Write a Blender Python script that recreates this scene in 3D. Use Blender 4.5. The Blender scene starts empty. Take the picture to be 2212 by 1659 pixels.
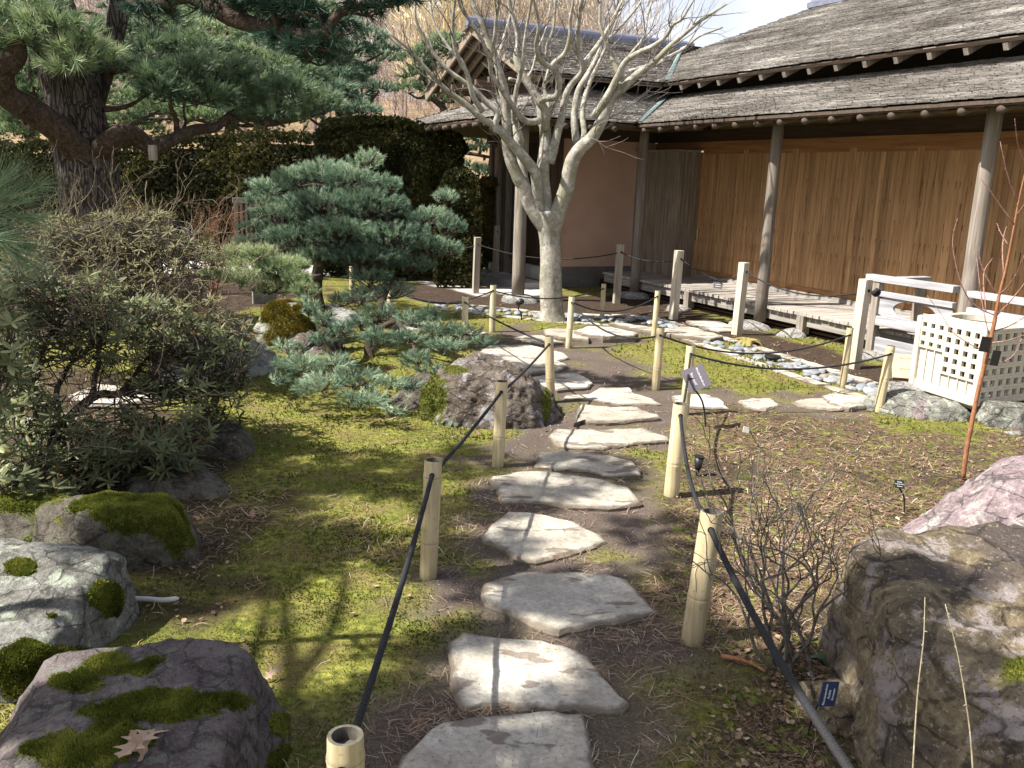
import bpy, math, random
import numpy as np
from mathutils import Vector, Matrix, noise as mnoise
R=math.radians
random.seed(7); rng=np.random.default_rng(7)
sc=bpy.context.scene
# ---------------------------------------------------------------- camera
FPX=1900.0; TH=R(13.15); RO=R(1.92); CH=1.6
cd=bpy.data.cameras.new('camera'); cam=bpy.data.objects.new('camera',cd); sc.collection.objects.link(cam)
cd.sensor_width=36; cd.lens=36*FPX/2212.0; cd.clip_start=.05; cd.clip_end=2000
cam.matrix_world=Matrix.Translation((0,0,CH))@Matrix.Rotation(math.pi/2-TH,4,'X')@Matrix.Rotation(RO,4,'Z')
sc.camera=cam
# ---------------------------------------------------------------- sky, sun, exposure
SUN_EL=52.0; SUN_AZ=253.0      # azimuth clockwise from +Y: the sun stands to the left, a little behind the viewer
w=bpy.data.worlds.new('World'); sc.world=w; w.use_nodes=True
wn=w.node_tree; bg=wn.nodes['Background']
sk=wn.nodes.new('ShaderNodeTexSky'); sk.sky_type='NISHITA'; sk.sun_disc=False
sk.sun_elevation=R(SUN_EL); sk.sun_rotation=R(SUN_AZ); sk.air_density=1.0; sk.dust_density=3.0; sk.ozone_density=1.0
tc=wn.nodes.new('ShaderNodeTexCoord'); cn=wn.nodes.new('ShaderNodeTexNoise'); cn.inputs['Scale'].default_value=2.2; cn.inputs['Detail'].default_value=6
cr=wn.nodes.new('ShaderNodeValToRGB'); cr.color_ramp.elements[0].position=.22; cr.color_ramp.elements[1].position=.5
mx=wn.nodes.new('ShaderNodeMix'); mx.data_type='RGBA'
wn.links.new(tc.outputs['Generated'],cn.inputs['Vector']); wn.links.new(cn.outputs['Fac'],cr.inputs['Fac'])
sx=wn.nodes.new('ShaderNodeSeparateXYZ'); wn.links.new(tc.outputs['Generated'],sx.inputs[0]); hr=wn.nodes.new('ShaderNodeValToRGB'); hr.color_ramp.elements[0].position=.28; hr.color_ramp.elements[0].color=(1,1,1,1); hr.color_ramp.elements[1].position=.62; hr.color_ramp.elements[1].color=(.12,.12,.12,1); wn.links.new(sx.outputs['Z'],hr.inputs[0])
mm_=wn.nodes.new('ShaderNodeMix'); mm_.data_type='RGBA'; mm_.blend_type='MULTIPLY'; mm_.inputs[0].default_value=1; wn.links.new(cr.outputs['Color'],mm_.inputs[6]); wn.links.new(hr.outputs['Color'],mm_.inputs[7]); wn.links.new(mm_.outputs[2],mx.inputs['Factor']); wn.links.new(sk.outputs['Color'],mx.inputs[6]); mx.inputs[7].default_value=(8.0,8.2,9.0,1)
wn.links.new(mx.outputs[2],bg.inputs['Color']); bg.inputs['Strength'].default_value=.062
sd=bpy.data.lights.new('sun','SUN'); sd.energy=5.0; sd.angle=R(.55); sd.color=(1,.95,.87)
so=bpy.data.objects.new('sun',sd); sc.collection.objects.link(so)
az=R(SUN_AZ); sdir=Vector((math.sin(az)*math.cos(R(SUN_EL)),math.cos(az)*math.cos(R(SUN_EL)),math.sin(R(SUN_EL))))
so.rotation_euler=sdir.to_track_quat('Z','Y').to_euler(); so.location=sdir*40
sc.view_settings.view_transform='Standard'; sc.view_settings.look='None'; sc.view_settings.gamma=1; sc.view_settings.exposure=1.3
sc.render.engine='CYCLES'
sc.cycles.max_bounces=6; sc.cycles.diffuse_bounces=3; sc.cycles.glossy_bounces=2; sc.cycles.transparent_max_bounces=4
# ---------------------------------------------------------------- from a pixel of the (2212 px wide) photograph to a place
def ray(px,py):
    x=px-1106.; y=829.5-py; c,s=math.cos(RO),math.sin(RO)
    xl=c*x-s*y; yl=s*x+c*y
    return np.array([xl, FPX*math.cos(TH)+yl*math.sin(TH), -FPX*math.sin(TH)+yl*math.cos(TH)])
def G(px,py,z=0.):
    r=ray(px,py); t=(z-CH)/r[2]; return np.array([r[0]*t,r[1]*t,z])
def P(px,py,Y):
    r=ray(px,py); t=Y/r[1]; return np.array([r[0]*t,Y,CH+r[2]*t])
def proj(p):                       # arrays of points -> pixel
    p=np.asarray(p,float); x,y,z=p[...,0],p[...,1],p[...,2]-CH
    f=y*math.cos(TH)-z*math.sin(TH); u=y*math.sin(TH)+z*math.cos(TH)
    f=np.where(f<.01,.01,f); a,b=FPX*x/f,FPX*u/f; c,s=math.cos(RO),math.sin(RO)
    return 1106+c*a+s*b, 829.5-(-s*a+c*b)
# ---------------------------------------------------------------- scene helpers
COL=sc.collection
def tag(o,label=None,cat=None,group=None,kind=None):
    if label: o['label']=label
    if cat: o['category']=cat
    if group: o['group']=group
    if kind: o['kind']=kind
    return o
def empty(name,loc=(0,0,0),rz=0,label=None,cat=None,group=None):
    o=bpy.data.objects.new(name,None); COL.objects.link(o); o.location=loc; o.rotation_euler=(0,0,rz); o.empty_display_size=.1
    return tag(o,label,cat,group)
def copy_tree(o,parent=None):
    c=o.copy(); COL.objects.link(c)
    if parent: c.parent=parent
    for ch in list(o.children): copy_tree(ch,c)
    return c
class MB:
    def __init__(s): s.c=[]; s.n=0
    def add(s,V,F,t=.5,m=0):
        V=np.asarray(V,float).reshape(-1,3); F=np.asarray(F,np.int64)
        if len(V)==0 or len(F)==0: return s
        T=np.full(len(V),t,float) if np.isscalar(t) else np.asarray(t,float)
        s.c.append((V,F+s.n,T,m)); s.n+=len(V); return s
    def box(s,c,d,t=.5,M=None,m=0):
        x,y,z=np.array(d)/2
        V=np.array([[-x,-y,-z],[x,-y,-z],[x,y,-z],[-x,y,-z],[-x,-y,z],[x,-y,z],[x,y,z],[-x,y,z]])
        if M is not None: V=V@np.asarray(M).T
        return s.add(V+np.array(c),BOXF,t,m)
    def bb(s,lo,hi,t=.5,m=0):
        lo=np.array(lo,float); hi=np.array(hi,float); return s.box((lo+hi)/2,hi-lo,t,None,m)
    def tube(s,pts,r,n=8,t=.5,m=0,cap=True):
        pts=np.asarray(pts,float); k=len(pts); r=np.full(k,r,float) if np.isscalar(r) else np.asarray(r,float)
        T=np.gradient(pts,axis=0); T/=np.linalg.norm(T,axis=1)[:,None]+1e-9
        a=np.array([1.,0,0]) if abs(T[0,0])<.8 else np.array([0,1.,0])
        U=np.zeros_like(pts); u=a-T[0]*(a@T[0]); u/=np.linalg.norm(u)
        for i in range(k):
            u=u-T[i]*(u@T[i]); u/=np.linalg.norm(u)+1e-9; U[i]=u
        W=np.cross(T,U); an=np.linspace(0,2*math.pi,n,endpoint=False)
        V=pts[:,None,:]+r[:,None,None]*(U[:,None,:]*np.cos(an)[None,:,None]+W[:,None,:]*np.sin(an)[None,:,None])
        V=V.reshape(-1,3); i=np.arange(k-1)[:,None]*n; j=np.arange(n)[None,:]; j2=(j+1)%n
        F=np.stack([i+j,i+j2,i+n+j2,i+n+j],-1).reshape(-1,4)
        if cap:
            V=np.vstack([V,pts[0],pts[-1]]); c0=k*n
            C=np.array([[c0,(q+1)%n,q,q] for q in range(n)]+[[c0+1,(k-1)*n+q,(k-1)*n+(q+1)%n,(k-1)*n+(q+1)%n] for q in range(n)])
            s.add(V,F,t,m); s.tri(C[:,:3],m); return s
        return s.add(V,F,t,m)
    def tri(s,F,m=0):      # extra triangles on the chunk just added
        off=s.n-len(s.c[-1][0]); s.c.append((np.zeros((0,3)),np.asarray(F)+off,np.zeros(0),m)); return s
    def inst(s,V,F,pos,mats,t,m=0):     # V n,3 ; mats k,3,3 ; pos k,3
        k=len(pos); n=len(V)
        if k==0: return s
        X=np.einsum('kij,nj->kni',mats,V)+pos[:,None,:]
        FF=(F[None]+ (np.arange(k)*n)[:,None,None]).reshape(-1,F.shape[1])
        return s.add(X.reshape(-1,3),FF,(t if np.isscalar(t) else (t.ravel() if t.ndim==2 else np.repeat(t,n))),m)
    def build(s,name,mats,parent=None,smooth=False,bevel=0,loc=None):
        me=bpy.data.meshes.new(name)
        V=np.vstack([c[0] for c in s.c]); T=np.concatenate([c[2] for c in s.c])
        me.vertices.add(len(V)); me.vertices.foreach_set('co',V.astype(np.float32).ravel())
        L=np.concatenate([c[1].ravel() for c in s.c]); tot=np.concatenate([np.full(len(c[1]),c[1].shape[1]) for c in s.c])
        mi=np.concatenate([np.full(len(c[1]),c[3]) for c in s.c])
        me.loops.add(len(L)); me.loops.foreach_set('vertex_index',L.astype(np.int32))
        me.polygons.add(len(tot)); st=np.concatenate([[0],np.cumsum(tot)[:-1]])
        me.polygons.foreach_set('loop_start',st.astype(np.int32)); me.polygons.foreach_set('material_index',mi.astype(np.int32))
        me.polygons.foreach_set('use_smooth',np.full(len(tot),bool(smooth)))
        a=me.attributes.new('tint','FLOAT','POINT'); a.data.foreach_set('value',T.astype(np.float32))
        me.update(calc_edges=True); me.validate()
        for mm in (mats if isinstance(mats,(list,tuple)) else [mats]): me.materials.append(mm)
        o=bpy.data.objects.new(name,me); COL.objects.link(o)
        if parent: o.parent=parent
        if loc is not None: o.location=loc
        if bevel:
            b=o.modifiers.new('Bevel','BEVEL'); b.width=bevel; b.segments=2; b.limit_method='ANGLE'
        return o
BOXF=np.array([[0,3,2,1],[4,5,6,7],[0,1,5,4],[1,2,6,5],[2,3,7,6],[3,0,4,7]])
def rotz(a): c,s=math.cos(a),math.sin(a); return np.array([[c,-s,0],[s,c,0],[0,0,1.]])
def rand_rots(k,tilt=math.pi,rg=rng):
    a=rg.uniform(0,2*math.pi,k); b=rg.uniform(-tilt,tilt,k); c=rg.uniform(0,2*math.pi,k)
    ca,sa,cb,sb,cc,sn=np.cos(a),np.sin(a),np.cos(b),np.sin(b),np.cos(c),np.sin(c); Z=np.zeros(k); O=np.ones(k)
    A=np.stack([ca,-sa,Z,sa,ca,Z,Z,Z,O],-1).reshape(k,3,3); B=np.stack([O,Z,Z,Z,cb,-sb,Z,sb,cb],-1).reshape(k,3,3); C=np.stack([cc,-sn,Z,sn,cc,Z,Z,Z,O],-1).reshape(k,3,3)
    return A@B@C
def frames(D,rg=rng):              # k,3 directions -> rotation matrices whose Z column is D, random spin
    D=D/(np.linalg.norm(D,axis=1)[:,None]+1e-9); A=rg.normal(size=D.shape); U=np.cross(D,A); U/=np.linalg.norm(U,axis=1)[:,None]+1e-9
    return np.stack([U,np.cross(D,U),D],-1)
def smooth_line(pts,k=5):
    p=np.asarray(pts,float); n=len(p)
    if n<3: return np.array([p[0]+(p[-1]-p[0])*t for t in np.linspace(0,1,k+1)])
    q=np.vstack([2*p[0]-p[1],p,2*p[-1]-p[-2]]); out=[]
    for i in range(1,n):
        a,b,c,d=q[i-1],q[i],q[i+1],q[i+2]
        for t in np.linspace(0,1,k,endpoint=False):
            out.append(.5*((2*b)+(c-a)*t+(2*a-5*b+4*c-d)*t*t+(3*b-a-3*c+d)*t**3))
    out.append(p[-1]); return np.array(out)
def fr(v,sc_=1.,oc=4): return mnoise.fractal(Vector((v[0]*sc_,v[1]*sc_,v[2]*sc_)),1.0,2.0,oc)
def inpoly(x,y,poly):
    poly=np.asarray(poly)[:,:2]; ins=np.zeros(x.shape,bool); j=len(poly)-1
    for i in range(len(poly)):
        xi,yi=poly[i]; xj,yj=poly[j]
        ins^=((yi>y)!=(yj>y))&(x<(xj-xi)*(y-yi)/(yj-yi+1e-12)+xi); j=i
    return ins
# ---------------------------------------------------------------- materials
class NT:
    def __init__(s,name,rough=.85,spec=.25):
        s.m=bpy.data.materials.new(name); s.m.use_nodes=True; s.t=s.m.node_tree; s.b=s.t.nodes['Principled BSDF']
        s.b.inputs['Roughness'].default_value=rough; s.b.inputs['Specular IOR Level'].default_value=spec
        s.tc=s.t.nodes.new('ShaderNodeTexCoord')
    def N(s,ty,**k):
        n=s.t.nodes.new(ty)
        for a,b in k.items(): setattr(n,a,b)
        return n
    def L(s,a,b): s.t.links.new(a,b)
    def co(s,scale=(1,1,1),src='Object',rot=(0,0,0)):
        mp=s.N('ShaderNodeMapping'); s.L(s.tc.outputs[src],mp.inputs[0]); mp.inputs['Scale'].default_value=scale; mp.inputs['Rotation'].default_value=rot; return mp.outputs[0]
    def noise(s,scale,detail=4,vec=None,rough=.55,dist=0):
        n=s.N('ShaderNodeTexNoise'); n.inputs['Scale'].default_value=scale; n.inputs['Detail'].default_value=detail; n.inputs['Roughness'].default_value=rough; n.inputs['Distortion'].default_value=dist
        s.L(vec if vec is not None else s.tc.outputs['Object'],n.inputs['Vector']); return n.outputs['Fac']
    def vor(s,scale,vec=None,feature='F1',out='Distance'):
        n=s.N('ShaderNodeTexVoronoi',feature=feature); n.inputs['Scale'].default_value=scale; s.L(vec if vec is not None else s.tc.outputs['Object'],n.inputs['Vector']); return n.outputs[out]
    def ramp(s,f,st):
        n=s.N('ShaderNodeValToRGB'); e=n.color_ramp.elements
        while len(e)<len(st): e.new(.5)
        for i,(p,c) in enumerate(st):
            e[i].position=p; e[i].color=(c,c,c,1) if np.isscalar(c) else (*c,1)
        s.L(f,n.inputs[0]); return n.outputs[0]
    def mix(s,f,a,b,mode='MIX'):
        n=s.N('ShaderNodeMix',data_type='RGBA',blend_type=mode)
        for v,i in ((f,0),(a,6),(b,7)):
            if isinstance(v,(int,float)): n.inputs[i].default_value=v if i==0 else (v,v,v,1)
            elif isinstance(v,tuple): n.inputs[i].default_value=(*v,1)
            else: s.L(v,n.inputs[i])
        return n.outputs[2]
    def math(s,op,a,b=0.,c=0.):
        n=s.N('ShaderNodeMath',operation=op)
        for i,v in enumerate((a,b,c)):
            if isinstance(v,(int,float)): n.inputs[i].default_value=v
            else: s.L(v,n.inputs[i])
        return n.outputs[0]
    def attr(s,name='tint'): n=s.N('ShaderNodeAttribute',attribute_name=name); return n.outputs['Fac']
    def orand(s): return s.N('ShaderNodeObjectInfo').outputs['Random']
    def color(s,c):
        if isinstance(c,tuple): s.b.inputs['Base Color'].default_value=(*c,1)
        else: s.L(c,s.b.inputs['Base Color'])
        return s
    def bump(s,h,st=.4,d=.01):
        n=s.N('ShaderNodeBump'); n.inputs['Strength'].default_value=st; n.inputs['Distance'].default_value=d; s.L(h,n.inputs['Height']); s.L(n.outputs[0],s.b.inputs['Normal']); return s
def mat_wood(name,axis,dark,mid,light,rough=.85,stain=.35,gs=1.):
    n=NT(name,rough); a={'x':(1.2,22,22),'y':(22,1.2,22),'z':(22,22,1.2)}[axis]
    g=n.noise(1.6*gs,8,n.co(a),.65,.6); g2=n.noise(1.3,4); t=n.attr()
    base=n.ramp(g,[(.28,dark),(.5,mid),(.75,light)])
    base=n.mix(1.,base,n.ramp(t,[(0,.62),(.5,.95),(1,1.25)]),'MULTIPLY')
    base=n.mix(n.ramp(g2,[(.45,0.),(.7,stain)]),base,dark)
    n.color(base); n.bump(g,.5,.004); return n.m
def mat_leafy(name,cols,rough=.6,trans=.25,spec=.3):
    n=NT(name,rough,spec); t=n.attr(); c=n.ramp(t,cols); n.color(c)
    tr=n.N('ShaderNodeBsdfTranslucent'); n.L(c,tr.inputs[0]); mx=n.N('ShaderNodeMixShader'); mx.inputs[0].default_value=trans
    out=n.t.nodes['Material Output']; n.L(n.b.outputs[0],mx.inputs[1]); n.L(tr.outputs[0],mx.inputs[2]); n.L(mx.outputs[0],out.inputs[0]); return n.m
WZ=mat_wood('weathered_wood','z',(.12,.095,.075),(.25,.215,.18),(.42,.38,.33))
WX=mat_wood('weathered_wood_x','x',(.14,.12,.10),(.27,.25,.225),(.45,.42,.38))
WY=mat_wood('weathered_wood_y','y',(.17,.15,.125),(.31,.28,.25),(.5,.46,.42))
GZ=mat_wood('silvered_rail','x',(.17,.165,.17),(.3,.3,.315),(.46,.46,.48),stain=.3)
CED=mat_wood('cedar_shutter','z',(.2,.108,.048),(.36,.208,.095),(.5,.32,.165),.65,.12,.8)
CEDX=mat_wood('cedar_trim','x',(.15,.07,.03),(.3,.14,.055),(.4,.2,.08),.6,.1,.8)
GREYB=mat_wood('grey_boarding','z',(.10,.075,.05),(.22,.175,.13),(.36,.31,.25))
DARKX=mat_wood('dark_beam','x',(.035,.022,.014),(.07,.045,.03),(.11,.075,.05))
DARKZ=mat_wood('dark_column','z',(.035,.022,.014),(.075,.05,.035),(.12,.085,.06))
RAF=mat_wood('rafter_wood','y',(.06,.042,.03),(.115,.085,.065),(.19,.15,.12))
POSTM=mat_wood('sawn_post','z',(.26,.22,.16),(.44,.39,.31),(.62,.57,.48),stain=.3)
def _shake():
    n=NT('cedar_shakes',.9,.15); t=n.attr(); g=n.noise(3,6,n.co((1,1,1)),.6); 
    a=n.ramp(t,[(0,(.11,.10,.09)),(.25,(.19,.175,.16)),(.55,(.28,.262,.24)),(.8,(.37,.35,.325)),(1,(.5,.48,.45))])
    b=n.mix(n.ramp(n.noise(1.1,5),[(.42,0.),(.68,.55)]),a,(.09,.075,.06))
    n.color(n.mix(.8,b,n.ramp(n.noise(40,3),[(.2,.6),(.8,1.25)]),'MULTIPLY')); n.bump(n.noise(60,3),.4,.004); return n.m
SHAKE=_shake()
def simple(name,c,rough=.7,spec=.3,ns=25,amt=.25,metal=0,bs=.15):
    n=NT(name,rough,spec); g=n.noise(ns,5); c=np.array(c)
    n.color(n.ramp(g,[(.25,tuple(c*(1-amt))),(.75,tuple(np.minimum(c*(1+amt),1)))])); n.b.inputs['Metallic'].default_value=metal; n.bump(g,bs,.004); return n.m
PLAST=simple('clay_plaster',(.5,.335,.255),.95,.1,3,.09)
FOUND=simple('foundation_plaster',(.13,.125,.115),.9,.2,9,.25)
NAILM=simple('nail_stain',(.05,.03,.02),.9,.05)
SOFFIT=simple('plaster_soffit',(.42,.3,.2),.9,.1,4,.1)
COPPER=simple('verdigris_copper',(.15,.21,.21),.6,.4,20,.3)
RIDGE=simple('ridge_sheet',(.13,.14,.19),.55,.4,8,.3)
BLACK=simple('black_rope',(.018,.018,.02),.75,.3,200,.5,0,.6)
BLK=simple('black_plastic',(.015,.015,.016),.45,.4,60,.2)
INNER=simple('shade_black',(.02,.016,.012),.9,.1)  # near-black that stands in for shade inside, under the deck and in gaps
PALE=simple('pale_board',(.55,.53,.49),.8,.2,9,.15)
# ================================================================ ground
def D1(o,s,pts): return [(o[0]+x*s,o[1]+y*s) for x,y in pts]      # pixels of an enlarged crop -> photograph pixels
cA=lambda p:D1((737.3,553),1/3,p); cB=lambda p:D1((737.3,1106),1/3,p); cC=lambda p:D1((1474.7,553),1/3,p); cD=lambda p:D1((1287.6,528.6),.1838,p)
STONES=[ # outline (pixels), thickness of the slab, label
 (cB([(270,1800),(355,1659),(410,1530),(530,1400),(650,1320),(860,1270),(1200,1250),(1560,1255),(1590,1370),(1620,1500),(1640,1659),(1655,1900),(900,2000),(300,1950)]),.05,'nearest grey stepping stone, cut by the bottom edge of the photo'),
 (cB([(800,730),(900,740),(1050,755),(1300,790),(1450,810),(1600,880),(1700,1000),(1800,1100),(1835,1165),(1800,1200),(1650,1215),(1500,1190),(1130,1200),(1060,1180),(900,1195),(790,1210),(765,1160),(730,1030),(735,960),(710,860),(720,790)]),.06,'second stepping stone from the bottom, with a brown damp patch and a thick right corner'),
 (cB([(1180,350),(1450,350),(1720,360),(1860,395),(1900,470),(2040,600),(1880,635),(1700,680),(1500,710),(1420,735),(1250,690),(1160,640),(1100,600),(960,550),(910,490),(930,420),(1050,375)]),.05,'stepping stone pointed at its right, just past the nearest left bamboo post'),
 ([(1040,1145),(1075,1110),(1100,1098),(1130,1096),(1160,1100),(1230,1115),(1300,1145),(1315,1157),(1225,1185),(1160,1200),(1110,1195),(1085,1170),(1050,1160)],.045,'small arrow-shaped stepping stone crossed by the shadow of the rope'),
 ([(1062,1020),(1131,1006),(1204,1011),(1284,1023),(1354,1040),(1389,1075),(1314,1085),(1237,1080),(1160,1074),(1087,1070),(1074,1050)],.05,'wide leaf-shaped stepping stone with four damp spots beside the right bamboo post'),
 (cA([(1290,1245),(1550,1245),(1750,1270),(1890,1310),(1940,1385),(1900,1395),(1700,1395),(1600,1365),(1350,1350),(1265,1340),(1285,1290)]),.04,'narrow stepping stone with a round brown damp spot in its middle'),
 (cA([(1345,1140),(1400,1100),(1700,1100),(1950,1090),(2125,1150),(2130,1170),(1900,1185),(1700,1220),(1450,1210),(1400,1190)]),.045,'long flat stepping stone beside the foot of the central boulder'),
 (cA([(1520,1050),(1550,935),(1750,950),(1920,950),(2050,1000),(2065,1015),(1780,1045),(1650,1045),(1560,1030)]),.06,'shaded stepping stone with a straight left end where the path bends'),
 (cA([(1440,915),(1450,885),(1600,880),(1680,835),(1870,835),(1900,870),(2000,900),(2065,940),(1800,940),(1640,915),(1550,905)]),.04,'sunlit notched stepping stone at the junction of the two paths'),
 (cA([(1200,770),(1380,740),(1520,735),(1600,770),(1635,800),(1600,825),(1400,842),(1300,828),(1210,800)]),.05,'stepping stone just behind the slender bamboo post at the path bend'),
 (cA([(960,560),(1200,555),(1330,580),(1440,610),(1475,640),(1400,662),(1470,692),(1400,725),(1200,738),(1100,700),(1000,650),(900,600)]),.05,'large cracked flagstone behind the central boulder'),
 (cA([(1115,515),(1180,500),(1300,500),(1440,545),(1300,558),(1150,530)]),.04,'thin flagstone lying in front of the bare tree, left of its thick neighbour'),
 (cA([(1310,450),(1430,445),(1550,460),(1630,490),(1600,515),(1450,500),(1330,485)]),.08,'layered thick stone step close in front of the bare tree'),
 (cA([(1510,440),(1600,415),(1760,420),(1925,455),(1900,470),(1700,475),(1560,460)]),.14,'thickest flat stone step right of the bare tree trunk'),
 (cD([(150,870),(350,875),(640,930),(1060,920),(1500,1030),(1330,1060),(850,1000),(500,940)]),.09,'long stone slab laid in front of the raised deck'),
 (cD([(1060,870),(1300,850),(1610,920),(1600,980),(1450,990),(1300,965),(1150,920)]),.05,'stone slab touching the foot of the sawn post below the deck'),
 (cA([(350,420),(420,405),(540,415),(570,455),(430,470),(370,450)]),.04,'small pale flagstone seen past the low pine branch, right of the slim far post'),
 (cA([(640,455),(720,450),(940,485),(870,505),(760,505)]),.04,'flagstone beside the short bamboo post at the left path'),
 (cA([(-60,395),(80,400),(95,425),(0,445),(-80,430)]),.04,'pale flagstone behind the dwarf pine trunk'),
 (cC([(-60,890),(40,880),(150,882),(230,900),(300,968),(200,966),(30,958),(-40,930)]),.04,'bright sunlit stepping stone behind the grey plant sign'),
 (cC([(365,920),(460,900),(570,905),(630,945),(540,980),(420,965)]),.04,'first small sunlit stepping stone to the right of the grey plant sign'),
 (cC([(715,930),(800,905),(900,905),(1050,950),(1030,980),(900,970),(770,958)]),.04,'second sunlit stepping stone to the right of the grey plant sign'),
 (cC([(900,865),(1000,858),(1180,885),(1215,925),(1100,945),(970,915)]),.08,'thick sunlit stepping stone between the two right-hand bamboo posts'),
 ([(150,845),(210,822),(300,830),(345,850),(260,868),(180,865)],.05,'flat pale stone seen through the lower stems of the rhododendron'),
 ([(20,905),(110,880),(190,890),(170,915),(60,925)],.05,'flat pale stone at the left photo edge beneath the rhododendron'),
]
SPOLY=[np.array([G(x,y,th) for x,y in o]) for o,th,_ in STONES]
def gpoly(pts): return np.array([G(x,y) for x,y in pts])
LITTER=gpoly([(1478,900),(1560,880),(1700,897),(1880,905),(1990,930),(2400,960),(3200,1400),(3200,3000),(1900,2600),(1640,1640),(1560,1480),(1500,1400),(1400,1140),(1450,1040)])
PATH=gpoly([(840,1900),(870,1500),(960,1300),(1010,1180),(1040,1000),(1200,900),(1180,820),(1060,720),(1150,700),(1300,735),(1400,800),(1480,850),(1900,862),(1960,900),(1850,915),(1500,905),(1440,960),(1420,1080),(1440,1280),(1560,1500),(1640,1900)])
MULCH=gpoly([(960,655),(860,640),(760,660),(700,640),(840,608),(1040,622),(1130,640),(1400,640),(1640,720),(1900,790),(2300,880),(2300,960),(1990,880),(1900,838),(1700,778),(1480,712),(1300,690),(1160,672)])
UNDER=gpoly([(-300,800),(200,800),(420,880),(470,960),(430,1060),(400,1180),(330,1300),(200,1250),(-300,1300)])
MULCH2=gpoly([(-800,560),(300,560),(700,600),(640,660),(300,700),(-100,760),(-900,900)])
BARE=gpoly([(350,1230),(420,1060),(560,1050),(620,1100),(500,1180),(430,1270),(260,1340)])
GRAVEL=gpoly([(800,600),(900,607),(1040,640),(1065,632),(1165,640),(1190,625),(1080,598),(1000,590),(860,585),(600,560),(200,560),(200,590),(600,592)])
def wnoise(x,y,s,seed=0):        # cheap smooth value noise
    r=np.random.default_rng(seed).random((64,64)); X=x*s; Y=y*s; xi=np.floor(X).astype(int); yi=np.floor(Y).astype(int); fx=X-xi; fy=Y-yi
    fx=fx*fx*(3-2*fx); fy=fy*fy*(3-2*fy); g=lambda a,b:r[a%64,b%64]
    return (g(xi,yi)*(1-fx)+g(xi+1,yi)*fx)*(1-fy)+(g(xi,yi+1)*(1-fx)+g(xi+1,yi+1)*fx)*fy
def hgt(x,y):
    near=np.clip((14-np.abs(y-7))/8,0,1)
    h=.020*(wnoise(x,y,1.3,1)-.5)+.016*(wnoise(x,y,4.1,2)-.5)
    far=np.clip((y-18)/60,0,1); return h*near+far*far*3.0+np.where(y>14,.0,0)
def soft(poly,x,y,w=.18):
    x2=x+w*(wnoise(x,y,3.1,11)-.5)+w*(wnoise(x,y,9,12)-.5); y2=y+w*(wnoise(x,y,3.1,13)-.5)+w*(wnoise(x,y,9,14)-.5)
    return inpoly(x2,y2,poly).astype(float)
def near_poly(poly,x,y,d):
    c=poly.mean(0); k=poly.copy(); v=poly[:,:2]-c[:2]; r=np.linalg.norm(v,axis=1); k[:,:2]=c[:2]+v*((r+d)/r)[:,None]; return soft(k,x,y,.1)
def ax(lo,dlo,dhi,hi,st):
    d=np.arange(dlo,dhi,st); a=[];v=dlo;s=st
    while v>lo: s*=1.25; v-=s; a.append(v)
    b=[];v=d[-1];s=st
    while v<hi: s*=1.25; v+=s; b.append(v)
    return np.concatenate([a[::-1],d,b])
gx=ax(-600,-5,6,600,.04); gy=ax(-40,1.2,15,900,.045)
X,Y=np.meshgrid(gx,gy); Z=hgt(X,Y)
soil=np.zeros_like(X)
soil=np.maximum(soil,soft(PATH,X,Y,.5)*np.clip(wnoise(X,Y,3.5,21)*2.6-.2,0,1))
for p in SPOLY: soil=np.maximum(soil,.85*near_poly(p,X,Y,.10))
litter=soft(LITTER,X,Y,.35); mulch=np.maximum(soft(MULCH,X,Y,.2),soft(MULCH2,X,Y,.6)); mulch=np.maximum(mulch,soft(BARE,X,Y,.5)*.8); mulch=np.maximum(mulch,soft(UNDER,X,Y,.4)*.9)
gravel=soft(GRAVEL,X,Y,.08)
def blur(a):
    b=a.copy(); b[1:-1,1:-1]=(a[1:-1,1:-1]*2+a[:-2,1:-1]+a[2:,1:-1]+a[1:-1,:-2]+a[1:-1,2:])/6; return b
soil,litter,mulch,gravel=[blur(blur(a)) for a in (soil,litter,mulch,gravel)]
ny,nx=X.shape; i=np.arange(ny-1)[:,None]*nx; j=np.arange(nx-1)[None]
gmb=MB().add(np.stack([X,Y,Z],-1).reshape(-1,3),np.stack([i+j,i+j+1,i+nx+j+1,i+nx+j],-1).reshape(-1,4))
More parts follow.
